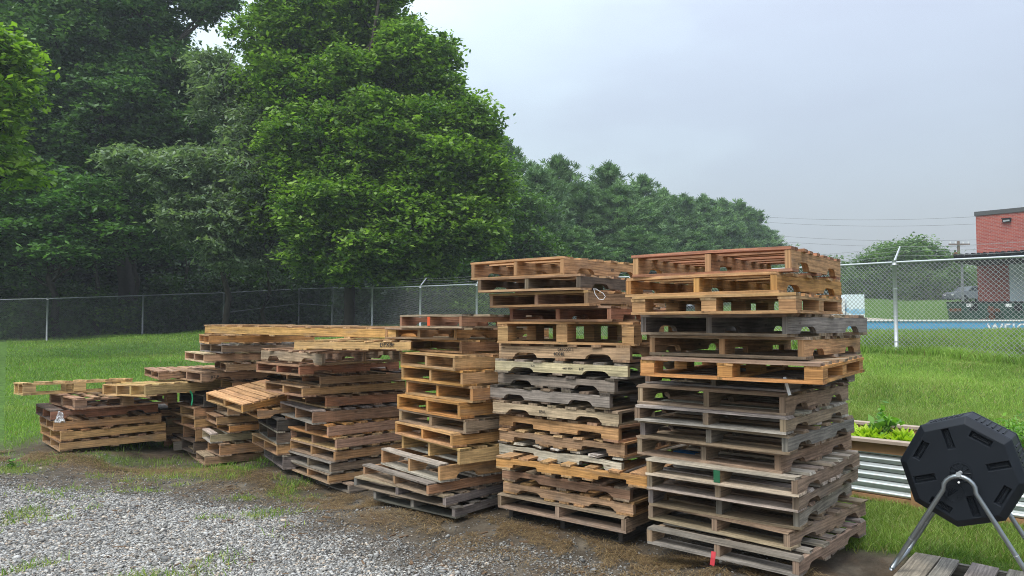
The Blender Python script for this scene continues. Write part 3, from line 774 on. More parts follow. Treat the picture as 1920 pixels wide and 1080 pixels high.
def bend(a, b, k=6, sag=.0, wob=.05):
    t = np.linspace(0, 1, k)[:, None]; a, b = np.asarray(a, float), np.asarray(b, float); L = np.linalg.norm(b - a)
    P = a * (1 - t) + b * t; P[1:-1] += rng.normal(0, wob * L, (k - 2, 3)) * .6; P[:, 2] += (sag * L * 4 * t * (1 - t))[:, 0]
    return P
def leaf_quads(P, size, droop=.35, up=1.0, elong=1.7, out=None):
    """rhombic leaves at P; returns V (n*4,3)"""
    n = len(P)
    nz = rng.normal(0, 1, (n, 3)) * .75; nz[:, 2] = np.abs(nz[:, 2]) + up; nz /= np.linalg.norm(nz, axis=1)[:, None]
    d = rng.normal(0, 1, (n, 3)) if out is None else out + rng.normal(0, .6, (n, 3)); d[:, 2] -= droop
    d -= (d * nz).sum(1)[:, None] * nz * .85; d /= np.linalg.norm(d, axis=1)[:, None] + 1e-9
    s = np.cross(nz, d); sz = (size * (.45 + 1.1 * rng.random(n)))[:, None]
    d = d * sz * .5 * elong ** .5; s = s * sz * .5 / elong ** .5
    return np.stack([P - d, P + s - d * .1, P + d, P - s - d * .1], 1).reshape(-1, 3)
def crown_points(lobes, per_area, m, spread, shell=.55, flat=.35, rise=0.0):
    Ps, Cs, Ls = [], [], []
    for (c, r) in lobes:
        c, r = np.asarray(c, float), np.asarray(r, float)
        area = (r[0]*r[1] + r[0]*r[2] + r[1]*r[2]) * 4.2
        k = max(4, int(area * per_area)); u = rng.normal(0, 1, (k, 3)); u /= np.linalg.norm(u, axis=1)[:, None]
        rad = shell + (1.08 - shell) * rng.random(k) ** .6
        cc = c + u * r * rad[:, None]
        Cs.append(cc); Ls.append(np.repeat(c[None], k, 0))
    Cc = np.concatenate(Cs); Lc = np.concatenate(Ls); k = len(Cc)
    out = Cc - Lc; out /= np.linalg.norm(out, axis=1)[:, None] + 1e-9
    out[:, 2] += rise; off = rng.normal(0, 1, (k, m, 3)) * spread; 
    along = rng.random((k, m, 1)) * spread * 2.2
    off[..., 2] *= flat; P = Cc[:, None] + off + out[:, None] * along
    P[..., 2] -= .25 * np.hypot(off[..., 0], off[..., 1])
    return P.reshape(-1, 3), Cc, Lc, np.repeat(out, m, 0)
def split(lobes, n, k):
    o = []
    for c, r in lobes:
        c, r = np.array(c, float), np.array(r, float)
        for _ in range(n):
            u = rng.normal(0, 1, 3); u /= np.linalg.norm(u); kk = k * rng.uniform(.7, 1.25)
            o.append((c + u * r * rng.uniform(.45, .78), r * kk * np.array((1, 1, .88))))
    return o
def tree(name, label, cat, base, lobes, leaf, per_area, m, spread, ca, cb, trunk_r=.25, mat=LEAF, droop=.35, up=1.0, elong=1.7, group=None, shell=.5, flat=.35, twigs=.5, fork=.35, stem='trunk', lean=None, parts=0, kk=.42, rise=0.0):
    base = np.array(base, float)
    root = empty(name, tuple(base), label=label, cat=cat, group=group)
    lobes = [(np.array(c, float) - base, r) for c, r in lobes]
    big = lobes
    if parts: lobes = split(lobes, parts, kk)
    P, Cc, Lc, out = crown_points(lobes, per_area, m, spread, shell, flat, rise)
    V = leaf_quads(P, leaf, droop, up, elong, out * .5)
    k = len(Cc); ct = np.clip(rng.normal(.42, .30, k), 0, 1); t = np.repeat(np.clip(np.repeat(ct, m) + rng.normal(0, .14, k * m), 0, 1), 4)[:, None]
    col = np.array(ca) * (1 - t) + np.array(cb) * t
    fast('crown' if stem == 'trunk' else 'foliage', V, np.arange(len(V)).reshape(-1, 4), mat, root, col)
    cs = np.array([c for c, _ in lobes]); wts = np.array([r[0]*r[1]*r[2] for _, r in lobes]); cen = (cs * wts[:, None]).sum(0) / wts.sum()
    top = cs[np.argmax(cs[:, 2])]
    zt = top[2]; tk = 9; TP_ = np.linspace(0, 1, tk)[:, None] ** 1.0 * np.array([[cen[0] * .9 + top[0] * .1, cen[1], zt]]); TP_[1:] += rng.normal(0, .02 * zt, (tk - 1, 3)) * [1, 1, 0]
    paths = [(TP_, trunk_r * np.linspace(1.15, .12, tk))]
    for c, r in big:
        f = np.clip((c[2] / zt) * .62, fork * .5, .9); i = f * (tk - 1); i0 = int(i); st = TP_[i0] + (TP_[min(i0 + 1, tk - 1)] - TP_[i0]) * (i - i0)
        paths.append((bend(st, c, 7, .06), trunk_r * np.linspace(.45, .1, 7)))
    sel = rng.random(len(Cc)) < twigs
    for a, b in zip(Lc[sel], Cc[sel]):
        paths.append((bend(a * .85 + b * .15, b, 4, .03), trunk_r * np.array([.09, .07, .05, .025]) + .004))
    tv, tf = tubes_np(paths)
    fast(stem, tv, tf, BARK, root)
    return root
def L_(px, py, Y, rx, rz, ry=None):
    """lobe centre seen at this column/row at distance Y, radii in metres"""
    return (at(px, py, Y), (rx, ry or rx, rz))
def foot(px, Y):
    x = (px - 960) / F * Y; return (x, Y, tz(x, Y) - .05)

DG = ((.030, .075, .028), (.135, .235, .08)); MG = ((.046, .105, .020), (.26, .40, .06)); GG = ((.09, .14, .075), (.30, .38, .23)); BG = ((.07, .15, .015), (.28, .42, .045))
# main light-green tree
ml = [L_(520,70,33,2.0,1.6),L_(640,40,34,2.3,1.7),L_(760,110,33,2.2,1.5),L_(700,-20,34,1.8,1.6),L_(560,160,32.5,2.0,1.5),L_(800,180,33,1.5,1.1),L_(640,200,33,2.0,1.5),
 L_(690,330,31.6,2.3,1.8),L_(860,230,32.5,1.7,1.2),L_(800,310,31.5,2.2,1.6),L_(890,330,32,1.5,1.5),L_(620,400,30.5,2.2,1.7),L_(740,430,30.5,2.4,1.5),L_(850,430,31.5,2.0,1.5),L_(640,490,31,2.2,1.0),
 L_(560,290,32,1.6,1.6),L_(740,220,34,2,1.4),L_(500,190,34,1.3,1.3),L_(905,270,33,.9,.7),L_(890,400,32,1.5,1.3),L_(770,500,31,1.8,.9),L_(730,60,34.5,1.6,1.4),L_(820,90,33.5,.8,.6),L_(560,20,33,1.5,1.3),L_(600,250,31.2,1.8,1.5),L_(700,250,31,1.9,1.4),L_(790,240,31.5,1.5,1.2),L_(560,340,31.5,1.3,1.2),L_(640,150,32,1.6,1.3),L_(930,350,33,.9,.8)]
tree('deciduous_tree', 'tall bright green leafy tree standing just beyond the corner of the fence', 'tree', foot(655, 32.5), ml, .155, 8.5, 20, .19, *MG, trunk_r=.24, twigs=.25, parts=22, kk=.33, rise=.45)
tree('deciduous_tree', 'very tall dark green tree whose crown leaves the top of the photo', 'tree', foot(240, 38.5),
 [L_(215,60,38,3.4,2.6),L_(120,90,37,3.0,2.4),L_(285,150,37.5,2.6,2.2),L_(290,70,38.5,1.9,1.8),L_(220,190,37,3.2,2.2),L_(260,-60,38,4,3),L_(120,-60,38,4,3),L_(110,220,37,2.6,2.2),L_(190,290,36.5,2.6,2),L_(330,250,37,2.0,1.6),L_(385,20,38,.9,.7),L_(425,5,38,.4,.3),L_(60,300,37,2.2,2),L_(355,170,38,1.0,1.0)],
 .17, 6, 20, .22, *DG, trunk_r=.4, twigs=.2, parts=18, kk=.35, rise=.2)
tree('deciduous_tree', 'pale grey-green drooping tree in front of the dark wood', 'tree', foot(420, 34.5),
 [L_(430,180,34.5,1.8,1.6),L_(480,240,34,1.5,1.6),L_(370,330,33,2.2,1.3),L_(460,330,33,2.2,1.6),L_(280,310,32.5,1.8,.9),L_(400,420,32.5,2.2,1.5),L_(490,410,33,1.4,1.4),L_(350,400,32.5,1.5,1.1),L_(450,480,33,1.7,.7),L_(520,270,34,1.2,.9),L_(400,130,35,1.3,.9),L_(470,170,34.5,1.3,.9),L_(540,330,33.5,1.0,.8),L_(230,300,32,.9,.5)],
 .16, 7, 16, .2, *GG, trunk_r=.14, droop=.9, elong=2.6, twigs=.5, parts=14, kk=.36)
tree('deciduous_tree', 'mid-green tree with layered spreading branches over the left fence', 'tree', foot(110, 35.5),
 [L_(60,350,34.5,2.2,.8),L_(150,390,34,2.0,.7),L_(220,440,33.5,1.6,.6),L_(60,430,34,2.4,.8),L_(130,470,33.5,1.8,.6),L_(200,350,34.5,1.6,.7),L_(-10,480,34.5,2.4,1.0),L_(260,400,34,1.2,.5),L_(290,460,34,1.2,.6)],
 .18, 5.5, 18, .33, (.035, .09, .03), (.15, .28, .075), trunk_r=.18, flat=.15, up=1.6, parts=8)
tree('deciduous_tree', 'dark tree at the left edge behind the bright branches', 'tree', foot(-30, 40),
 [L_(0,60,40,3.4,3),L_(-40,200,39,3.2,2.6),L_(20,300,39,2.6,2.4),L_(-30,400,39,3,2),L_(40,-40,40,4,2.5)], .20, 3.6, 16, .35, *DG, trunk_r=.35, parts=9)
tree('deciduous_tree', 'bright yellow-green branches entering at the left edge of the photo', 'tree', foot(-140, 21),
 [L_(5,100,21,.72,.42),L_(22,160,21,.45,.5),L_(0,215,21,.6,.45),L_(-20,300,21.5,1.0,.35),L_(20,320,21.5,.55,.3),L_(-60,100,21,1.2,1.0),L_(-80,240,21.5,1.4,1.2)],
 .15, 16, 18, .2, *BG, trunk_r=.14, twigs=.6, parts=7)
tree('deciduous_tree', 'yellow-green young tree glowing between the pale and the bright trees', 'tree', foot(500, 35.5),
 [L_(500,350,32.5,1.1,.8),L_(475,385,32.5,.9,.7),L_(535,395,32.5,.9,.8),L_(500,420,32.6,1.0,.6)], .18, 6, 16, .3, (.06, .12, .01), (.22, .33, .04), trunk_r=.10, parts=8)
tree('deciduous_tree', 'light green bushy tree filling the gap before the first pine', 'tree', foot(940, 47),
 [L_(930,400,46,1.9,1.9),L_(960,450,46,2.2,1.4),L_(900,450,45,2.0,1.8),L_(975,380,48,1.6,1.3),L_(940,340,48,1.4,1.2),L_(1010,470,46,1.8,.9),L_(850,500,44,2.5,1.3)], .18, 5, 16, .3, (.03, .08, .014), (.12, .22, .035), trunk_r=.2, parts=8)
# trees making the dark wood behind
bgl = [(-40,47,13,'thin-crowned'),(90,50,15,'broad dark'),(210,47,14,'tall dark'),(330,50,13,'rounded dark'),(430,50,9.5,'lower dark'),(560,48,11,'leafy dark'),(690,50,13,'deep green'),(800,50,12,'shadowed green'),(880,52,9,'short dark'),(160,44,8,'understory'),(300,43,7,'slim understory'),(620,44,7,'dense understory')]
for i, (px, Y, hh, wd) in enumerate(bgl):
    b = foot(px, Y); lb = []
    for k in range(9):
        f = .12 + .85 * k / 8; ra = (3.0 - 1.2 * abs(f - .5)) * random.uniform(.7, 1.1) * (hh / 13) ** .5
        lb.append(((b[0] + random.uniform(-1.5, 1.5), b[1] + random.uniform(-1.2, 1.2), b[2] + f * hh), (ra, ra, ra * .7)))
    near = 'behind the left fence' if px < 450 else 'behind the bright tree'
    side = ['at the far left','left of the tall crown','under the tall crown','left of the pale tree','behind the pale tree','behind the main trunk','right of the main trunk','near the first pine','beside the first pine','low by the left posts','low before the pale tree','low at the fence corner'][i]
    tree('background_tree', f'{wd} tree {near}, {side}', 'tree', b, lb, .34, 1.9, 15, .45, (.018, .045, .016), (.07, .135, .04), trunk_r=.28, group='dark trees of the wood behind the fence', twigs=.1)
wl = []
for px in range(-120, 960, 45):
    Y = 57 + random.uniform(-2, 3); g = foot(px, Y); top = at(px, 110 if px < 330 else 260 if px < 480 else 330, Y)[2]
    for k in range(6):
        f = .08 + k / 5 * .86; wl.append(((g[0] + random.uniform(-1, 1), Y + random.uniform(-1.5, 1.5), g[2] + (top - g[2]) * f), (2.3, 1.8, (top - g[2]) * .14)))
Pw, Cw, _, ow = crown_points(wl, 1.5, 12, .5, .2)
Vw = leaf_quads(Pw, .5, out=ow); tw_ = np.repeat(rng.random(len(Pw)), 4)[:, None]
o = fast('distant_woods', Vw, np.arange(len(Vw)).reshape(-1, 4), LEAF, None, np.array((.010, .026, .010)) * (1 - tw_) + np.array((.032, .065, .022)) * tw_)
tag(o, 'dark mass of the wood far behind the fence', 'woods', kind='stuff')
# shrubs along the fence
shr = [(40,33.8,1.5,.9,'low dark'),(150,35.5,2.2,1.3,'broad-leaved'),(215,35.8,1.4,1.0,'yellow-flecked'),(300,36.5,2.4,1.3,'climbing'),(345,37,2.6,1.3,'bushy'),(400,38,2.8,1.5,'ivy-like'),(460,38.5,2.6,1.6,'round'),(520,39,2.6,1.6,'dense'),(590,38.5,2.7,1.5,'shaded'),(640,37,3.0,1.3,'tall brown-stemmed'),(700,36,2.4,1.6,'loose'),(770,34.5,2.2,1.6,'shadowy'),(850,32.5,1.9,1.4,'light-green'),(900,31,1.6,1.2,'bright-leaved'),(950,31,1.8,1.5,'weedy'),(90,36.5,2.2,1.5,'dark-leaved'),(-30,35,2.0,1.5,'edge-of-photo'),(1010,32,1.5,1.4,'small')]
for i, (px, Y, hh, ra, wd) in enumerate(shr):
    b = foot(px, Y); lb = [((b[0] + random.uniform(-.6, .6) * ra, b[1] + random.uniform(0, .8), b[2] + hh * f), (ra * random.uniform(.6, .9), ra * .8, hh * .3)) for f in (.22, .45, .7, .85)]
    br = wd in ('yellow-flecked', 'light-green', 'bright-leaved', 'weedy')
    tree('shrub', f'{wd} shrub behind the chain-link fence, number {i+1} from the left end' if False else f'{wd} shrub growing behind the chain-link fence under the trees', 'shrub', b, lb, .15, 9, 14, .2, (.03, .07, .01) if br else (.022, .055, .014), (.18, .30, .04) if br else (.08, .155, .03), trunk_r=.05, stem='stem', group='shrubs along the fence', twigs=.4, shell=.2)
# thin bare trunks among the shrubs at the fence
for (x0, y0, x1, y1, Y, r, lb) in ((182,622,176,400,35.6,.12,'slim straight bare trunk right of the first left fence post'),(352,625,318,545,37.4,.07,'leaning bare trunk crossing behind the left fence'),(330,622,352,590,37.2,.05,'short forked bare trunk at the left fence'),(355,620,348,480,37.5,.06,'thin upright bare trunk among the vines'),(260,470,252,400,37,.12,'short stretch of pale trunk under the dark crown')):
    if y0 < 600: y0 = 625
    a, b = np.array(at(x0, y0, Y)), np.array(at(x1, y1, Y + .3)); a[2] = tz(a[0], a[1]) - .05
    v, f = tubes_np([(bend([0, 0, 0], b - a, 8, 0, .02), np.linspace(r, r * .6, 8)), (bend((b - a) * .7, (b - a) * 1.1 + [.5, 0, .3], 5), np.linspace(r * .4, r * .15, 5))], 7)
    o = fast('bare_trunk', v, f, BARK); o.location = tuple(a); tag(o, lb, 'tree trunk', 'bare trunks at the fence')

# pines
def pine_mesh(seed, hgt, rad):
    r_ = np.random.default_rng(seed); nw = int(hgt / .55); paths = [(np.array([(0, 0, hgt * t) for t in np.linspace(0, 1, 8)]) + r_.normal(0, .04, (8, 3)) * [1, 1, 0], .22 * np.linspace(1.1, .1, 8))]
    tips, outs = [], []
    lump = r_.random(16) * .5 + .75
    for i in range(nw):
        f = (i + .5) / nw; z = hgt * (.06 + .93 * f); R0 = rad * (min(1, f * 4 + .45)) * (1 - f) ** .66 * (.8 + .4 * r_.random())
        for j in range(7):
            a = r_.random() * 6.283; R1 = max(.28, R0 * lump[int(a / 6.283 * 16) % 16] * (.65 + .5 * r_.random()))
            up = .10 + .5 * f + r_.normal(0, .10)
            e = np.array((math.cos(a) * R1, math.sin(a) * R1, R1 * up))
            paths.append((np.array([(0, 0, z), e * .55 + [0, 0, z - .06 * R1], e + [0, 0, z]]), np.array([.045, .03, .01])))
            nt_ = int(5 + R1 * 6)
            for q in range(nt_):
                t = .3 + .72 * (q + r_.random()) / nt_; p = e * t + [0, 0, z]
                sd = r_.normal(0, .20 + .10 * R1 * (1 - abs(t - .6)), 3) * [1, 1, .35]
                tips.append(p + sd); outs.append(e / R1 + [0, 0, .35])
    for q in range(26): tips.append(np.array((r_.normal(0, .12), r_.normal(0, .12), hgt * (.94 + .085 * r_.random())))); outs.append(np.array((0, 0, 1.2)))
    P = np.array(tips); O = np.array(outs); k = len(P); m = 17
    d = O[:, None] * .7 + r_.normal(0, .62, (k, m, 3)); d[..., 2] += .35; d /= np.linalg.norm(d, axis=-1)[..., None]
    s = np.cross(d, r_.normal(0, 1, (k, m, 3))); s /= np.linalg.norm(s, axis=-1)[..., None]
    ln = (.22 + .2 * r_.random((k, m, 1))); st = P[:, None] + r_.normal(0, .07, (k, m, 3))
    V = np.stack([st - s * .026, st + s * .026, st + d * ln + s * .014, st + d * ln - s * .014], 2).reshape(-1, 3)
    ct = np.repeat(np.clip(r_.normal(.45, .28, k), 0, 1), m * 4)[:, None]
    return V, np.array((.055, .115, .05)) * (1 - ct) + np.array((.22, .35, .14)) * ct, tubes_np(paths, 4)
pv = []
for sd_ in range(4):
    V, col, (tv, tf) = pine_mesh(100 + sd_, 12.5, 3.7)
    c_ = fast('crown', V, np.arange(len(V)).reshape(-1, 4), NEEDLE, None, col); t_ = fast('trunk', tv, tf, BARK)
    pv.append((c_.data, t_.data)); bpy.data.objects.remove(c_); bpy.data.objects.remove(t_)
pines = [(945,272,56,'tallest pine, nearest the bright tree'),(1005,320,53,'light broad pine second from the bright tree'),(1045,303,58,'open-crowned pine rising third from the bright tree'),(1090,352,57,'shorter pine in front of the open-crowned one'),(1140,316,61,'pointed pine near the middle of the pine row'),(1158,350,59,'lower pine beside the pointed one'),(1203,338,65,'pine with a round top in the middle of the row'),(1244,362,69,'pine right of the round-topped one'),(1282,372,73,'even-topped pine seventh from the right end'),(1320,372,77,'pine with twin tips over the tall stacks'),(1352,380,81,'pine above the right side of the tall stack'),(1386,382,85,'broad pine third from the right end'),(1412,400,89,'pine second from the right end'),(1434,428,93,'last low pine at the right end of the row'),(1075,430,51,'small pine filling the foot of the row on the left'),(1190,430,56,'small pine filling the foot of the middle of the row'),(1300,440,68,'small pine filling the foot of the row behind the tall stack'),(1000,430,50,'small pine at the foot of the row beside the bushy tree')]
for i, (px, py, Y, lb) in enumerate(pines):
    X, _, zt = at(px, py, Y); zb = tz(X, Y) - .1; s = (zt - zb) / 12.5
    r = empty('pine_tree', (X, Y, zb), (0, 0, i * 1.7), label=lb, cat='pine tree', group='pines beyond the fence'); r.scale = (max(s, .9) * (1.3 + .25 * (i * 37 % 10) / 10), max(s, .9) * 1.35, s)
    cm, tm = pv[i % 4]
    for nm, me in (('crown', cm), ('trunk', tm)):
        o = bpy.data.objects.new(nm, me); C.objects.link(o); o.parent = r
# deciduous trees on the far hill
FG = ((.05, .10, .03), (.16, .26, .07))
tree('deciduous_tree', 'rounded tree on the far hill seen above the fence beside the near post', 'tree', foot(1700, 74),
 [L_(1680,480,74,3.4,1.7),L_(1740,500,74,3.1,1.7),L_(1645,512,73,2.6,1.8),L_(1700,530,72,3.8,1.8),L_(1775,535,73,2.3,1.5),L_(1695,464,74.5,2.4,1.0),L_(1645,545,72,2.0,1.0),L_(1740,550,72,2.5,.9)], .22, 5, 16, .42, *FG, trunk_r=.25, parts=8)
for (px, Y, py, rx, lb) in ((1500,80,492,2.2,'small far tree just right of the tall stack'),(1555,82,478,3.2,'pale far tree with a loose crown behind the tall stack'),(1595,80,505,2.0,'low far tree left of the white trailer roof'),(1610,78,530,2.2,'low bush beside the white trailer'),(1825,82,500,2.6,'far tree left of the brick building wall'),(1815,84,535,2.4,'far bush behind the parked car'),(1580,95,512,3,'distant tree above the brown roof')):
    b = foot(px, Y); c = at(px, py + 22 * rx / 2.5, Y)
    tree('deciduous_tree', lb, 'tree', b, [(c, (rx, rx, rx * .55)), ((c[0] - rx * .5, c[1], c[2] - rx * .6), (rx * .8, rx * .8, rx * .5)), ((c[0] + rx * .5, c[1], c[2] - rx * .7), (rx * .8, rx * .8, rx * .5)), ((c[0], c[1], (c[2] + b[2]) / 2), (rx * .9, rx * .9, max(.6, (c[2] - b[2]) * .35)))], .22, 4.5, 16, .42, *FG, trunk_r=.18, parts=7, group='trees on the far hill')

# ------------------------------------------------------------------ chain-link fence
def fence(label, pts, tops, wire_r, post_idx, cell=.08, arms=None, pm=GALV, wm=WIRE, pr=.038, mid=None):
    root = empty('chain_link_fence', (0, 0, 0), label=label, cat='fence')
    P = [Vector((x, y, 0)) for x, y in pts]
    bots = [t - 1.83 for t in tops]
    paths = []
    for i in range(len(P) - 1):
        a, b = P[i], P[i+1]; L = (b - a).length; d = (b - a) / L; n = int(L / cell); hh = 1.80
        for s in (1, -1):
            for k in range(-int(hh / cell) - 1, n + 1):
                u0, v0 = k * cell, 0.0; u1, v1 = k * cell + hh, hh
                if u0 < 0: v0 = -u0; u0 = 0
                if u1 > L: v1 = hh - (u1 - L); u1 = L
                if u1 - u0 < .02: continue
                if s < 0: u0, u1 = L - u0, L - u1
                f = lambda u, v: (a.x + d.x * u, a.y + d.y * u, bots[i] + (bots[i+1] - bots[i]) * u / L + .02 + v)
                wr = wire_r if (a.y + b.y) / 2 < 17.5 else wire_r * .62
                paths.append((np.array([f(u0, v0), f(u1, v1)]), np.array([wr, wr])))
    v, f = tubes_np(paths, 4); fast('wire_mesh', v, f, wm, root)
    mb = MB(); mb.tube([(p.x, p.y, t) for p, t in zip(P, tops)], .022, 8); mb.build('top_rail', pm, root, True)
    n0 = None
    for i, p in enumerate(P):
        a, b = P[max(0, i-1)], P[min(len(P)-1, i+1)]; d = (b - a).normalized(); nrm = Vector((-d.y, d.x, 0)); 
        if nrm.y < 0: nrm = -nrm
        mb = MB(); mb.tube([(p.x, p.y, bots[i] - .2), (p.x, p.y, tops[i] + .03)], pr, 10); mb.tube([(p.x, p.y, tops[i] - .05), (p.x, p.y, tops[i] + .04)], pr * 1.2, 10)
        po = mb.build('post', pm, root, True)
        mb = MB()
        for q in (.25, .75, 1.3): mb.tube([(p.x, p.y, bots[i] + q), (p.x, p.y, bots[i] + q + .02)], pr * 1.15, 10)
        mb.build('band', pm, po, True)
        if arms:
            mb = MB(); e = Vector((p.x, p.y, tops[i] + .03)) + nrm * .27 + Vector((0, 0, .30)); mb.tube([(p.x, p.y, tops[i] + .02), tuple(e)], [.024, .016], 6); mb.build('arm', pm, po)
    if arms:
        for k, q in enumerate((.35, .68, 1.0)):
            pl = []
            for i, p in enumerate(P):
                a, b = P[max(0, i-1)], P[min(len(P)-1, i+1)]; d = (b - a).normalized(); nrm = Vector((-d.y, d.x, 0))
                if nrm.y < 0: nrm = -nrm
                pl.append(np.array((p.x, p.y, tops[i] + .03)) + np.array(nrm * .27 + Vector((0, 0, .3))) * q)
            wp = []
            for a, b in zip(pl[:-1], pl[1:]):
                t = np.linspace(0, 1, 9)[:, None]; cc = a * (1 - t) + b * t; cc[:, 2] -= (.05 * 4 * t * (1 - t))[:, 0]; wp.append((cc, np.full(9, .0035)))
                L = np.linalg.norm(b - a)
                for s in np.arange(.06, L, .13):
                    c0 = a + (b - a) * s / L; c0[2] -= .05 * 4 * (s / L) * (1 - s / L); dd = rng.normal(0, .016, 3); wp.append((np.array([c0 - dd, c0 + dd]), np.array([.0025, .0025])))
            v, f = tubes_np(wp, 3); fast('barbed_wire', v, f, wm, root)
    if mid:
        for (i, j, q0, q1) in mid:
            a, b = P[i], P[j]; mb = MB(); mb.tube([(a.x, a.y, bots[i] + q0), (b.x, b.y, bots[j] + q1)], .02, 6); mb.build('brace_rail', pm, root)
    return root
tp_ = lambda px, py, Y: at(px, py, Y)[2]
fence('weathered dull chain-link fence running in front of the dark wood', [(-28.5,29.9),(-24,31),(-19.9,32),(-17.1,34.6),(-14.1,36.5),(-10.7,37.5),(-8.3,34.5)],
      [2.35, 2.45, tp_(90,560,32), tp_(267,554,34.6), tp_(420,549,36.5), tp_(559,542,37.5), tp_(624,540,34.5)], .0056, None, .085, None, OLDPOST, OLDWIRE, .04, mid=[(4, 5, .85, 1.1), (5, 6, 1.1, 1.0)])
fence('bright galvanised chain-link fence with barbed wire arms running toward the right', [(-8.3,34.52),(-5.8,31),(-3.45,28.1),(-1.2,25.4),(1.0,22.75),(3.2,20.1),(5.4,17.45),(7.6,14.8),(9.8,12.15),(11.6,10)],
      [tp_(624,540,34.5)+.002, tp_(697,540,31), tp_(785,537,28.1), tp_(887,533,25.4), tp_(1022,527,22.75), tp_(1183,519,20.1), tp_(1393,508,17.45), tp_(1680,492,14.8), 2.73, 2.66], .0042, None, .085, True)

# ------------------------------------------------------------------ raised garden bed
CEDAR = plain('cedar_board', (.36, .20, .10), .75, var=.3, scale=7); CEDAR2 = plain('grey_cedar_cap', (.36, .28, .22), .8, var=.25, scale=9)
CORR = plain('corrugated_galvanised', (.56, .60, .61), .38, .65, .6, .12, 12); SOIL = plain('potting_soil', (.03, .02, .014), .95, var=.5, scale=40)
bd = Vector((.715, -.70, 0)).normalized(); bn = Vector((-bd.y, bd.x, 0))
if bn.y < 0: bn = -bn
def bed(label, s0, s1, depth=1.12):
    """front bottom edge along bd, s measured from the post seen at (1705,950)"""
    O = Vector((3.36, 6.22, 0)); a = O + bd * s0
    root = empty('raised_garden_bed', (a.x, a.y, tz(a.x, a.y) - .02), (0, 0, math.atan2(bd.y, bd.x)), label=label, cat='garden bed')
    L = s1 - s0; zt = .57
    def corr(nm, x0, x1, y0, y1):
        mb = MB(); n = 5 * 8; zs = [.075 + (.355) * i / n for i in range(n + 1)]; dx_, dy_ = x1 - x0, y1 - y0; l = math.hypot(dx_, dy_); nx, ny = dy_ / l, -dx_ / l
        for z in zs:
            o_ = .016 * math.sin((z - .075) / .355 * 5 * 2 * math.pi)
            for t in (0, 1): mb.v.append((x0 + dx_ * t + nx * o_, y0 + dy_ * t + ny * o_, z))
        for i in range(n): mb.face([2*i, 2*i+1, 2*i+3, 2*i+2])
        mb.build(nm, CORR, root, True)
    nseg = max(1, round(L / 1.85))
    for k in range(nseg):
        x0, x1 = L * k / nseg, L * (k + 1) / nseg
        corr('metal_panel', x0 + .02, x1 - .02, .03, .03)
        MB().box(((x0 + x1) / 2, .03, .475), (x1 - x0 - .006, .034, .088)).build('side_board', CEDAR, root)
        MB().box(((x0 + x1) / 2, .03, .045), (x1 - x0 - .006, .034, .05)).build('side_board', CEDAR, root)
        corr('metal_panel', x1 - .02, x0 + .02, depth - .03, depth - .03)
        MB().box(((x0 + x1) / 2, depth - .03, .475), (x1 - x0 - .006, .034, .088)).build('side_board', CEDAR, root)
    for x in (.03, L - .03):
        corr('metal_panel', x, x, .05, depth - .05)
        MB().box((x, depth / 2, .475), (.034, depth - .09, .088)).build('side_board', CEDAR, root)
    for k in range(nseg + 1):
        x = min(max(L * k / nseg, .045), L - .045)
        for y in (-.012, depth + .012): MB().box((x, y, .26), (.09, .04, .50)).build('post', CEDAR, root)
    for (cx, cy, lx, ly) in ((L/2, .01, L + .06, .11), (L/2, depth - .01, L + .06, .11), (.02, depth/2, .11, depth - .13), (L - .02, depth/2, .11, depth - .13)):
        MB().box((cx, cy, .535), (lx, ly, .026)).build('cap_board', CEDAR2, root)
    mb = MB(); mb.box((L/2, depth/2, .3), (L - .09, depth - .09, .30)); mb.build('soil', SOIL, root)
    return root, a
b1, a1 = bed('corrugated metal and cedar raised garden bed holding lettuce, left of the tumbler', -2.05, 0.03)
b2, a2 = bed('corrugated metal and cedar raised garden bed holding feathery carrots, behind the tumbler', .16, 2.3)
def bedp(s, t, z=.45):
    O = Vector((3.36, 6.22, 0)) + bd * s + bn * t
    return (O.x, O.y, z + .03)
def small_leaves(name, label, cat, base, P, size, ca, cb, stems=None, group=None, **k):
    base = np.array(base, float); P = np.asarray(P, float)
    root = empty(name, tuple(base), label=label, cat=cat, group=group)
    V = leaf_quads(P - base, size, **k); t = np.repeat(np.clip(rng.normal(.5, .28, len(P)), 0, 1), 4)[:, None]
    fast('foliage', V, np.arange(len(V)).reshape(-1, 4), LEAF, root, np.array(ca) * (1 - t) + np.array(cb) * t)
    if stems:
        v, f = tubes_np([(np.asarray(a) - base, r) for a, r in stems], 5); fast('stem', v, f, STEM, root)
    return root
STEM = plain('green_stem', (.10, .20, .04), .6)
def lettuce(s, t, r, label):
    c = np.array(bedp(s, t, .50)); r = r * 1.25; Vs, Fs, cols, b = [], [], [], 0
    for k in range(26):
        a = k * 2.4; rr = r * (.25 + .75 * (k / 26) ** .7); til = .35 + .9 * (k / 26); nn = 7
        for i in range(nn):
            for j in range(4):
                u = i / (nn - 1) - .5; v = j / 3
                L = rr * v; wd_ = rr * .95 * u * (.3 + v); ruf = .028 * math.sin(u * 22 + k) * v
                rad = L * math.sin(til) + .012; z = L * math.cos(til) * 1.0 + ruf + (.04 if k < 12 else 0)
                rad2 = rad + ruf * .6
                Vs.append((c[0] + math.cos(a) * rad2 - math.sin(a) * wd_, c[1] + math.sin(a) * rad2 + math.cos(a) * wd_, c[2] + z))
                tt = v * random.uniform(.6, 1); cols.append((.16 + .34 * tt, .34 + .26 * tt, .02 + .03 * tt))
        for i in range(nn - 1):
            for j in range(3): Fs.append((b + i*4+j, b + (i+1)*4+j, b + (i+1)*4+j+1, b + i*4+j+1))
        b += nn * 4
    o = fast('lettuce', Vs, Fs, LEAF, None, np.array(cols)); tag(o, label, 'lettuce', 'lettuces in the raised bed')
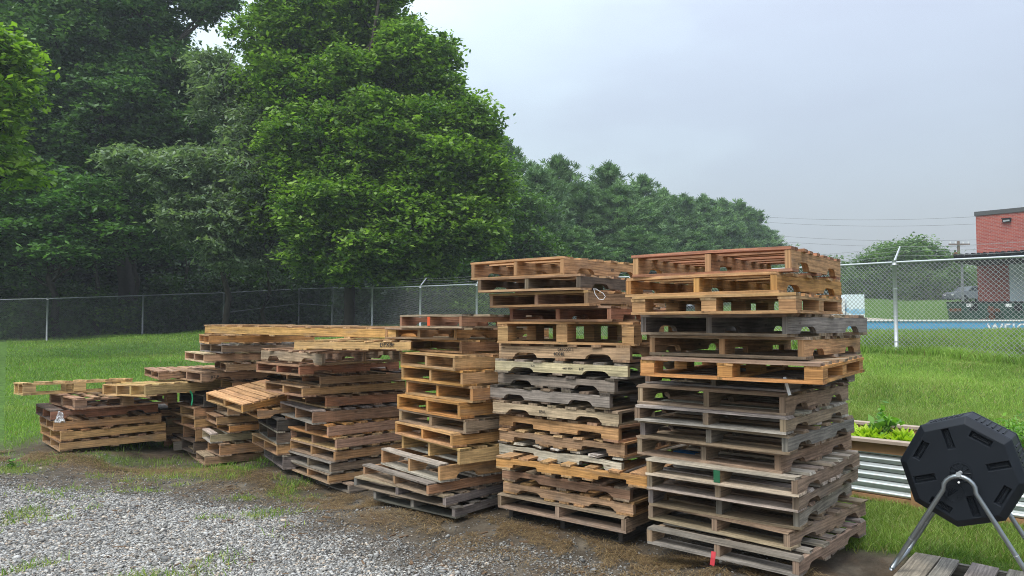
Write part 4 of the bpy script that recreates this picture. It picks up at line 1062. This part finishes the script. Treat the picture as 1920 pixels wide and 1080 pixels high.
for i, (s, t, r) in enumerate([(-1.75,.42,.14),(-1.5,.30,.15),(-1.22,.36,.15),(-.98,.26,.14),(-.72,.32,.15),(-.46,.25,.14),(-.22,.3,.13),(-1.3,.55,.13),(-.9,.52,.13),(-1.62,.6,.12)]):
    lettuce(s, t, r, 'frilly yellow-green lettuce ' + ['hidden closest to the tall stack','beside the tall stack near the front board','just right of the tall stack','in the middle of the front row','left of the pepper plant','at the foot of the pepper plant','nearest the tumbler','behind the front row on the left','behind the front row near the pepper','at the back beside the tall stack'][i])
for (s, t, hh, lb, ca, cb) in ((-1.42,.62,.32,'dark green pepper plant next to the tall stack',(.02,.07,.02),(.10,.22,.06)),(-.42,.45,.28,'bright green pepper plant in front of the tumbler side of the bed',(.05,.14,.02),(.20,.38,.05))):
    b = np.array(bedp(s, t, .44)); st = []; P = []
    for k in range(9):
        e = b + np.array((random.uniform(-.16, .16), random.uniform(-.16, .16), hh * random.uniform(.45, 1))); st.append((bend(b, e, 4), np.array([.006, .005, .004, .002])))
        P += [e + np.array((random.gauss(0, .05), random.gauss(0, .05), random.gauss(0, .05))) for _ in range(14)]
    small_leaves('pepper_plant', lb, 'plant', b, P, .07, ca, cb, st, droop=.9, up=.8, elong=2.0)
for i, (s, t) in enumerate([(.55,.85),(.8,.8),(1.05,.85),(.5,.55),(.95,.55),(1.35,.8),(1.7,.7),(1.4,.45)]):
    b = np.array(bedp(s, t, .44)); st = []; P = []
    for k in range(12):
        a = random.uniform(0, 6.28); e = b + np.array((math.cos(a) * random.uniform(.05, .2), math.sin(a) * random.uniform(.05, .2), random.uniform(.2, .34))); pth = bend(b, e, 5, .08, .02); st.append((pth, np.array([.004, .003, .003, .002, .001])))
        for q in range(26):
            f = random.uniform(.45, 1); P.append(b + (e - b) * f + np.array((random.gauss(0, .035), random.gauss(0, .035), random.gauss(0, .02))))
    small_leaves('carrot_plant', 'feathery green carrot top ' + ['at the back right above the tumbler rim','rising directly behind the tumbler','right of the tumbler rim','low behind the tumbler drum','in the middle of the second bed','toward the right edge of the photo','past the right edge of the bed','at the near right of the bed'][i], 'plant', b, P, .03, (.06,.17,.02), (.22,.42,.05), st, 'carrots in the raised bed', droop=.2, up=.7, elong=2.4)

# ------------------------------------------------------------------ compost tumbler
BLK = NT('black_plastic'); gcn = BLK.n('ShaderNodeTexCoord').outputs['Object']; BLK.bump(BLK.noise(gcn, 420, 3), .25, .002)
BLK = BLK.fin(BLK.mix((.006, .008, .012), (.013, .017, .023), BLK.noise(gcn, 5, 4)), .5, 0, .22)
DEEP = plain('black_recess', (.006, .006, .008), .6)
def tumbler():
    Cf = Vector(at(1801, 886, 4.42)); ax = Vector((.63, .78, 0)).normalized()      # axis away from the camera
    rt = Vector((ax.y, -ax.x, 0)); yaw = math.atan2(rt.y, rt.x)
    root = empty('compost_tumbler', (Cf.x, Cf.y, .075), (0, 0, yaw), label='black octagonal compost tumbler on a bent metal tube stand', cat='compost tumbler')
    zc = Cf.z - .075; Rr = .33; Ln = .36
    ang = [R(85 + 45 * k) for k in range(8)]
    def ring(r, y): return [(r * math.cos(a), y, zc + r * math.sin(a)) for a in ang]
    def eout(k, r, y):  # helper for wall faces
        return (r * math.cos(ang[k % 8]), y, zc + r * math.sin(ang[k % 8]))
    mb = MB()
    rings = [ring(Rr * .86, 0), ring(Rr * .875, .002), ring(Rr * .985, .035), ring(Rr, .045), ring(Rr, .062), ring(Rr * .985, .066), ring(Rr * .985, Ln - .05), ring(Rr, Ln - .046), ring(Rr, Ln - .03), ring(Rr * .87, Ln)]
    # front face with eight slot recesses: face minus boxes made by separate recess parts set proud
    for r_ in rings: mb.v += r_
    mb.face(list(range(8)))
    for i in range(len(rings) - 1):
        for k in range(8): mb.face([i*8 + k, i*8 + (k+1) % 8, (i+1)*8 + (k+1) % 8, (i+1)*8 + k][::-1])
    mb.face([(len(rings)-1)*8 + k for k in reversed(range(8))])
    drum = mb.build('drum', BLK, root)
    # recess cutters
    cut = MB(); slots = []
    for k in range(8):
        a = R(17.5 + 45 * k); rad = k % 2 == 0; r0 = Rr * (.60 if rad else .70); ln, wd = (.125, .042)
        cx, cz = r0 * math.cos(a), zc + r0 * math.sin(a); dirv = (math.cos(a), math.sin(a)) if rad else (-math.sin(a), math.cos(a)); sl = .0
        slots.append((cx, cz, dirv, ln, wd))
        n_ = (-dirv[1], dirv[0]); b = len(cut.v)
        for y, sc in ((-.02, 1.05), (.028, .82)):
            for s, t in ((-1,-1),(1,-1),(1,1),(-1,1)): cut.v.append((cx + dirv[0]*s*ln/2*sc + n_[0]*t*wd/2*sc, y, cz + dirv[1]*s*ln/2*sc + n_[1]*t*wd/2*sc))
        for f in ((0,1,2,3),(7,6,5,4),(0,4,5,1),(1,5,6,2),(2,6,7,3),(3,7,4,0)): cut.face([b + i for i in f])
    me = bpy.data.meshes.new('cut'); me.from_pydata(cut.v, [], cut.f); me.update()
    import bmesh as _bm
    bmm = _bm.new(); bmm.from_mesh(me); _bm.ops.recalc_face_normals(bmm, faces=bmm.faces); bmm.to_mesh(me); bmm.free()
    bmm = _bm.new(); bmm.from_mesh(drum.data); _bm.ops.recalc_face_normals(bmm, faces=bmm.faces); bmm.to_mesh(drum.data); bmm.free()
    co = bpy.data.objects.new('cutter_tmp', me); C.objects.link(co); co.parent = root
    md = drum.modifiers.new('slots', 'BOOLEAN'); md.object = co; md.solver = 'EXACT'; md.operation = 'DIFFERENCE'
    bv = drum.modifiers.new('soft', 'BEVEL'); bv.width = .004; bv.segments = 2; bv.limit_method = 'ANGLE'
    bpy.context.view_layer.update(); dg = bpy.context.evaluated_depsgraph_get(); nm = bpy.data.meshes.new_from_object(drum.evaluated_get(dg))
    drum.modifiers.clear(); drum.data = nm; bpy.data.objects.remove(co)
    # small ribs inside each slot
    for cx, cz, dv, ln, wd in slots:
        m2 = MB(); n_ = (-dv[1], dv[0])
        for q in (-.2, .2):
            m2.tube([(cx + dv[0]*ln*-.36 + n_[0]*wd*q, .024, cz + dv[1]*ln*-.36 + n_[1]*wd*q), (cx + dv[0]*ln*.36 + n_[0]*wd*q, .024, cz + dv[1]*ln*.36 + n_[1]*wd*q)], .0045, 6)
        m2.build('slot_rib', BLK, drum)
    # side panel ribs
    for k in range(8):
        a0, a1 = ang[k], ang[(k+1) % 8]; m2 = MB()
        p0 = Vector((math.cos(a0), 0, math.sin(a0))) * Rr * .985; p1 = Vector((math.cos(a1), 0, math.sin(a1))) * Rr * .985; nn = (p0 + p1).normalized()
        for q in range(6):
            t = .2 + .12 * q; c0 = p0 * (1 - t) + p1 * t + nn * .002; m2.tube([(c0.x, .095, zc + c0.z), (c0.x, Ln - .08, zc + c0.z)], .006, 6)
        m2.build('panel_rib', BLK, drum)
    m2 = MB(); m2.tube([(0, -.004, zc), (0, .004, zc)], .058, 24)
    for k in range(10):
        a = k * math.pi / 5; m2.tube([(.022 * math.cos(a), -.008, zc + .022 * math.sin(a)), (.052 * math.cos(a), -.007, zc + .052 * math.sin(a))], .003, 5)
    m2.tube([(.056 * math.cos(t * math.pi / 12), -.006, zc + .056 * math.sin(t * math.pi / 12)) for t in range(25)], .0035, 5, caps=False)
    m2.build('hub', BLK, root, False)
    MB().tube([(0, -.075, zc), (0, 0, zc)], .011, 12).build('axle', GALV, root, True)
    m2 = MB(); m2.tube([(-.03, -.078, zc), (-.03, -.078, zc)] if False else [(0, -.079, zc), (0, -.072, zc)], .016, 6); m2.build('bolt', GALV, root)
    # raised emblem below the axle: a disc of leaf veins and dots
    em = MB(); ez = zc - .125; ex = -.035
    em.tube([(ex + .052 * math.cos(t * math.pi / 14), -.002, ez + .052 * math.sin(t * math.pi / 14)) for t in range(22)], .0022, 5)
    for k in range(9):
        em.tube([(ex + .012 + .013 * (k % 3), -.004, ez - .03 + .013 * (k // 3)), (ex + .012 + .013 * (k % 3), .002, ez - .03 + .013 * (k // 3))], .005, 6)
    for k in range(5): em.tube([(ex - .03, -.002, ez - .02), (ex - .035 + .014 * k, -.002, ez + .038 - .004 * k)], .0018, 4)
    em.build('emblem', BLK, drum)
    # stands: inverted V with rounded apex, front and rear, joined by base tubes
    def arc_v(y, yfoot, spread):
        ap = zc - .015; pts = []
        slope = (spread - .055) / (ap - .10)
        for t in np.linspace(0, 1, 7): pts.append((-(spread - (spread - .082) * t), yfoot + (y - yfoot) * t, .02 + (ap - .105) * t))
        z1 = pts[-1][2]
        for t in np.linspace(.12, .88, 9):
            a = math.pi * (1 - t); pts.append((.084 * math.cos(a), y, z1 + .084 * math.sin(a) + .003))
        return pts + [(-x, yy, z) for x, yy, z in pts[:7]][::-1]
    sp = .375
    f_ = MB(); fp = arc_v(-.055, -.02, sp); f_.tube(fp, .0135, 12); f_.build('front_stand', TUBE, root, True)
    b_ = MB(); bp = arc_v(Ln + .055, Ln + .10, sp); b_.tube(bp, .0135, 12); b_.build('rear_stand', TUBE, root, True)
    for s in (-1, 1):
        q = MB(); q.tube([(s * sp, -.035, .02), (s * (sp + .004), .0, .012), (s * (sp + .002), Ln * .5, .012), (s * (sp), Ln + .07, .012), (s * sp, Ln + .10, .03)], .0132, 12); q.build('base_tube', TUBE, root, True)
        for p_, q_ in ((fp, .38), (bp, .38)):
            a = Vector(p_[0] if s < 0 else p_[-1]); b = Vector(p_[6] if s < 0 else p_[-7]); c = a.lerp(b, q_); MB().tube([tuple(c), tuple(c.lerp(b, .012))], .0155, 12).build('tube_joint', GALV, root, True)
    MB().tube([(0, -.075, zc - .045), (0, -.066, zc - .045)], .006, 8).build('bolt', PLAST, root)
tumbler()

# ------------------------------------------------------------------ beyond the fence
def brick_mat(name, ca, cb, mortar, scale):
    t = NT(name); g = t.n('ShaderNodeUVMap', uv_map='uv').outputs[0]
    b = t.n('ShaderNodeTexBrick'); b.inputs['Scale'].default_value = scale; b.inputs['Mortar Size'].default_value = .012; b.inputs['Color1'].default_value = (*ca, 1); b.inputs['Color2'].default_value = (*cb, 1); b.inputs['Mortar'].default_value = (*mortar, 1)
    b.inputs['Brick Width'].default_value = .24; b.inputs['Row Height'].default_value = .085
    t.l(g, b.inputs['Vector']); c = t.mix(b.outputs[0], t.ramp(t.noise(g, 9, 4), [(.3, .8), (.7, 1.15)]), .8, 'MULTIPLY')
    return t.fin(c, .85, 0, .2)
BRICK = brick_mat('red_brick', (.30, .060, .048), (.40, .095, .07), (.34, .20, .17), 1.0)
DARKM = plain('dark_roof_metal', (.018, .018, .02), .7, 0, .2); WHITEP = plain('pale_blue_white_paint', (.52, .60, .68), .5, var=.06)
GREENM = plain('dumpster_green', (.03, .075, .055), .55, var=.25, scale=4); RUST = plain('rusty_metal', (.16, .06, .03), .85, var=.5)
COP = plain('coping_metal', (.10, .10, .10), .5, .4)
Yb = 46.0
def X_(px, Y): return (px - 960) / F * Y
# building
def building():
    x0 = X_(1834, Yb); zt = at(1834, 403, Yb)[2]; zb = 1.55; bdir = Vector((.66, -.75, 0)).normalized(); bout = Vector((-.75, -.66, 0))
    yaw = math.atan2(bdir.y, bdir.x); Ln, Dp = 16, 12
    root = empty('brick_building', (x0, Yb, zb), (0, 0, yaw), label='red brick commercial building with a dark canopy at the right edge', cat='building')
    h = zt - zb
    MB().box((Ln/2, Dp/2, h/2), (Ln, Dp, h)).build('wall', BRICK, root)
    MB().box((Ln/2, Dp/2, h + .06), (Ln + .12, Dp + .12, .26)).build('coping', COP, root)
    def on(px, off=0):      # distance along the wall (or a line off metres in front of it) where column px meets it
        k = (px - 960) / F; ox, oy = x0 - .7509 * off, Yb - .6607 * off
        return (k * oy - ox) / (bdir.x - k * bdir.y)
    lx = on(1893); Yl = Yb + bdir.y * lx; lz = at(1893, 413, Yl)[2] - zb
    lt = MB().box((lx, -.08, lz), (.42, .16, .20)).box((lx, -.14, lz + .09), (.48, .28, .05)).build('wall_light', DARKM, root)
    MB().box((lx, -.166, lz - .03), (.34, .01, .10)).build('light_lens', PLAST, lt)
    cz = at(1800, 481, 43.3)[2] - zb; cw = Ln - .1
    MB().box((cw/2, -2.0, cz - .14), (cw, 3.98, .40)).build('canopy', DARKM, root)
    can = [o for o in root.children if o.name.startswith('canopy')][0]
    m = MB()
    for k in range(int(cw / .30)): m.tube([(.1 + k * .30, -4.12, cz + .06), (.1 + k * .30, -.03, cz + .10)], .09, 6)
    m.build('corrugated_sheet', DARKM, can)
    MB().tube([(.35, -3.75, 0), (.35, -3.75, cz - .25)], .07, 8).build('canopy_post', OLDPOST, root)
    dx0 = on(1895); dx1 = dx0 + 3.0; Yd = Yb + bdir.y * dx0; dz0, dz1 = at(1895, 575, Yd)[2] - zb, at(1895, 490, Yd)[2] - zb
    MB().box(((dx0 + dx1)/2, -.05, (dz0 + dz1)/2), (dx1 - dx0, .12, dz1 - dz0)).build('loading_door', WHITEP, root)
    MB().box(((dx0 + dx1)/2, -.09, dz0 - .08), (dx1 - dx0 + .1, .2, .12)).build('door_sill', CEDAR, root)
building()
def dumpster(px0, px1, Y, label):
    x0, x1 = X_(px0, Y), X_(px1, Y); zt = at(px0, 563, Y)[2]; zb = tz((x0+x1)/2, Y) - .02; L = x1 - x0; h = zt - zb
    root = empty('dumpster', ((x0+x1)/2, Y, zb), label=label, cat='dumpster', group='green dumpsters by the building')
    m = MB(); m.prism([(-L/2, h*.88), (-L/2 + .12, .12), (L/2 - .12, .12), (L/2, h*.88)], 0, 1.4); m.build('body', GREENM, root)
    m = MB()
    for x in (-L/2 + .2, -L/4, 0, L/4, L/2 - .2): m.box((x, -.03, h*.48), (.07, .06, h*.7))
    m.box((0, -.04, h*.5), (L*.96, .05, .06)); m.build('rib', GREENM, root)
    for s in (-1, 1): MB().box((s * L/4, .72, h * .92), (L/2 - .06, 1.5, .07)).build('lid', DARKM, root)
    m = MB(); m.box((-L/2 + .38, -.07, h*.76), (.32, .02, .18)); m.build('label_plate', PLAST, root)
    m = MB(); m.box((-L*.05, -.07, h*.66), (.40, .02, .34)); m.build('label_plate', DARKM, root)
    for s in (-1, 1): MB().box((s * (L/2 + .05), .5, h*.55), (.10, .9, .16)).build('lift_pocket', RUST, root)
dumpster(1803, 1852, 40, 'green dumpster with white and black plates beside the canopy post')
dumpster(1876, 1945, 40, 'green dumpster under the pale loading door at the photo edge')
m = MB(); x_ = X_(1863, 40.8); m.box((x_, 40.8, 2.0), (.34, .34, .9)); m.box((x_ + .1, 40.7, 2.55), (.26, .26, .3)); o = m.build('rusty_bin', RUST); tag(o, 'rusty reddish machine standing between the two dumpsters', 'machine')
# banner wall
def banner():
    Y = 24.6; a, b = Vector((X_(1560, Y), Y, 0)), Vector((X_(2100, Y - 1.2), Y - 1.2, 0)); d = (b - a).normalized(); L = (b - a).length
    zt = at(1620, 602, Y)[2]; zb = 1.0
    root = empty('painted_wall', (a.x, a.y, zb), (0, 0, math.atan2(d.y, d.x)), label='low blue painted wall with white lettering beyond the tall grass', cat='wall')
    MB().box((L/2, .10, (zt - zb)/2), (L, .2, zt - zb)).build('wall_panel', plain('sky_blue_paint', (.10, .35, .58), .5, var=.12, scale=3), root)
    MB().box((L/2, .10, zt - zb + .02), (L, .28, .05)).build('cap', PLAST, root)
    sx_ = (Vector((X_(1852, Y - .75), Y - .75, 0)) - a).dot(d)
    M = Matrix(((1, 0, 0, sx_), (0, 0, -1, -.006), (0, 1, 0, zt - zb - .40), (0, 0, 0, 1)))
    text_mesh('lettering', 'WEIGH', .46, PLAST, root, M)
banner()
# pale road strip on the hill foot, parked car, trailer, house, pole, wires
def strip():
    V = []; pts = [(X_(1500, 47), 47), (X_(1640, 46), 46), (X_(1720, 45), 45), (X_(1800, 43.5), 43.5), (X_(2000, 42), 42)]
    for x, y in pts:
        for dy in (-1.6, 1.6): V.append((x, y + dy, 0))
    xs = np.linspace(0, len(pts) - 1, 40); Pm = np.array(pts); W_ = []
    for t in xs:
        i = min(int(t), len(pts) - 2); p = Pm[i] * (1 - (t - i)) + Pm[i+1] * (t - i)
        for dy in np.linspace(-1.6, 1.6, 6): W_.append((p[0], p[1] + dy, tz(p[0], p[1] + dy) + .02))
    Fq = [(i*6+j, (i+1)*6+j, (i+1)*6+j+1, i*6+j+1) for i in range(39) for j in range(5)]
    o = fast('road', W_, Fq, plain('pale_road', (.36, .31, .25), .9)); tag(o, kind='structure')
strip()
def car():
    Y = 68; x = X_(1822, Y); zb = tz(x, Y); root = empty('parked_car', (x, Y, zb), (0, 0, R(8)), label='grey parked car on the far slope between the canopy post and the brick wall', cat='car')
    s = 1.0
    body = [(-2.3, .35), (-2.3, .75), (-1.9, .95), (-1.1, 1.02), (-.6, 1.45), (.9, 1.5), (1.7, 1.05), (2.25, .95), (2.3, .4)]
    m = MB(); m.prism(body, -.85, .85); m.build('body', plain('grey_car_paint', (.16, .18, .21), .3, .3, .5, .05), root)
    gl = [(-.95, 1.03), (-.52, 1.38), (.85, 1.42), (1.45, 1.06)]
    m = MB(); m.prism(gl, -.87, .87); m.build('window', plain('car_glass', (.02, .03, .035), .1, 0, .6), root)
    for wx in (-1.45, 1.4):
        for wy in (-.8, .8): MB().tube([(wx, wy - .11, .33), (wx, wy + .11, .33)], .33, 16).build('wheel', DARKM, root)
    for wy in (-.5, .5): MB().box((-2.3, wy, .68), (.04, .3, .14)).build('headlight', PLAST, root)
car()
def trailer():
    Y = 43.5; x0, x1 = X_(1588, Y), X_(1621, Y); zt = at(1600, 552, Y)[2]; zb0 = at(1600, 594, Y)[2]; xc = (x0 + x1) / 2; g = tz(xc, Y)
    root = empty('box_truck', (xc, Y, g), label='white box truck with a blue cloud picture parked beyond the fence', cat='truck')
    t = NT('printed_box'); gg = t.n('ShaderNodeTexCoord').outputs['Object']; sp = t.n('ShaderNodeSeparateXYZ'); t.l(gg, sp.inputs[0])
    f = t.n('ShaderNodeMath', operation='ADD'); t.l(sp.outputs[2], f.inputs[0]); q = t.n('ShaderNodeMath', operation='MULTIPLY'); q.inputs[1].default_value = 1.6; t.l(t.noise(gg, 1.3, 5), q.inputs[0]); t.l(q.outputs[0], f.inputs[1])
    h0, h1 = zb0 - g, zt - g
    mr = t.n('ShaderNodeMapRange'); mr.inputs[1].default_value = h0 + .7; mr.inputs[2].default_value = h1 + .7; t.l(f.outputs[0], mr.inputs[0])
    PM = t.fin(t.ramp(mr.outputs[0], [(.12, (.75, .8, .82)), (.2, (.22, .45, .65)), (.38, (.28, .5, .68)), (.5, (.72, .8, .84))]), .5)
    Wd = x1 - x0; MB().box((0, 2.6, (h0 + h1)/2), (Wd, 5.2, h1 - h0)).build('cargo_box', PM, root)
    MB().box((-Wd/2 - .95, .9, h0 + .35), (1.7, 1.7, 1.4)).build('cab', PLAST, root)
    MB().box((-Wd/2 - .2, 2.4, h0 - .1), (Wd + 1.6, 1.0, .18)).build('chassis', DARKM, root)
    for wx in (-Wd/2 - .9, Wd/2 - .35):
        for wy in (.15, 1.9): MB().tube([(wx, wy, .42), (wx, wy + .25, .42)], .42, 16).build('wheel', DARKM, root)
trailer()
def house(px0, px1, py_ridge, py_base, Y, label, wallc, roofc):
    x0, x1 = X_(px0, Y), X_(px1, Y); zr = at(px0, py_ridge, Y)[2]; xc = (x0 + x1)/2; g = tz(xc, Y) - .2; L = x1 - x0; h = zr - g; eave = h * .62
    root = empty('house', (xc, Y, g), label=label, cat='house', group='low houses behind the far trees')
    MB().box((0, 3, eave/2), (L, 6, eave)).build('wall', wallc, root)
    m = MB(); n = len(m.v); m.v += [(-L/2-.4, -.4, eave), (L/2+.4, -.4, eave), (L/2+.4, 6.4, eave), (-L/2-.4, 6.4, eave), (-L/2-.4, 3, h), (L/2+.4, 3, h)]
    for f in ((0,1,5,4),(2,3,4,5),(0,4,3),(1,2,5),(3,2,1,0)): m.face(list(f))
    m.build('roof', roofc, root)
    for k in (-.3, .25): MB().box((k * L, -.02, eave * .55), (1.0, .06, .9)).build('window', DARKM, root)
BR2 = plain('house_brick', (.30, .13, .085), .85); RF = plain('brown_shingles', (.15, .105, .085), .9)
house(1683, 1730, 540, 565, 80, 'low orange-brick house behind the rounded far tree', BR2, RF)
house(1592, 1640, 529, 560, 84, 'low house with a brown roof above the white truck', BR2, RF)
def pole():
    Y = 78; x = X_(1800, Y); g = tz(x, Y); zt = at(1800, 452, Y)[2]
    root = empty('utility_pole', (x, Y, g), label='wooden utility pole with a crossarm rising behind the dark canopy', cat='utility pole')
    h = zt - g; PO = plain('pole_wood', (.17, .13, .10), .9)
    MB().tube([(0, 0, -.2), (0, 0, h)], [.19, .13], 8).build('shaft', PO, root)
    MB().box((0, -.16, h - .35), (2.2, .12, .14)).build('crossarm', PO, root)
    for k in (-.95, -.4, .4, .95): MB().tube([(k, -.16, h - .28), (k, -.16, h - .08)], .05, 6).build('insulator', PLAST, root)
    MB().tube([(-.42, -.1, h - 2.2), (-.42, -.1, h - 1.2)], .27, 10).build('transformer', RUST, root)
pole()
for i, (ya, yb_) in enumerate(((402, 388), (411, 404), (434, 437), (444, 449))):
    a = np.array(at(1380, ya + 1, 118)); b = np.array(at(2050, yb_, 96)); t = np.linspace(0, 1, 24)[:, None]; P = a * (1 - t) + b * t; P[:, 2] -= (1.2 * 4 * t * (1 - t))[:, 0]
    v, f = tubes_np([(P, np.full(24, .013))], 4); o = fast('power_line', v, f, DARKM); tag(o, ['uppermost power line crossing the grey sky', 'second power line from the top', 'third power line from the top', 'lowest power line crossing the grey sky'][i], 'power line', 'power lines across the sky')
# a small weed on the left and tufts by the tall stack
for (px, py, Y, s, lb) in ((24, 868, 8.3, .08, 'small leafy weed growing alone at the left edge of the yard'), (1602, 985, 5.45, .12, 'straggly weed at the foot of the tall stack')):
    x, y, _ = at(px, py, Y); z = float(gz(np.array([x]), np.array([y]))[0]); b = np.array((x, y, z)); P = b + np.c_[rng.normal(0, s * .35, 60), rng.normal(0, s * .35, 60), rng.random(60) * s * 1.3]
    small_leaves('weed', lb, 'weed', b, P, s * .35, (.04, .11, .01), (.14, .28, .03), [(bend(b, b + [0, 0, s], 4), np.array([.004, .003, .003, .002]))])
scene.cycles.filter_width = 1.0
scene.cycles.use_denoising = True; scene.cycles.denoising_prefilter = 'NONE'; scene.cycles.denoising_input_passes = 'RGB_ALBEDO_NORMAL'
#@@REST

# ------------------------------------------------------------------ haze
hm = bpy.data.materials.new('damp_air'); hm.use_nodes = True; hn = hm.node_tree; hn.nodes.clear()
ho = hn.nodes.new('ShaderNodeOutputMaterial'); hv = hn.nodes.new('ShaderNodeVolumePrincipled'); hn.links.new(hv.outputs[0], ho.inputs['Volume'])
hv.inputs['Color'].default_value = (.80, .86, .92, 1); hv.inputs['Density'].default_value = .0010; hv.inputs['Anisotropy'].default_value = .2
tag(MB().box((0, 205, 15), (800, 570, 36)).build('haze', hm), kind='stuff')
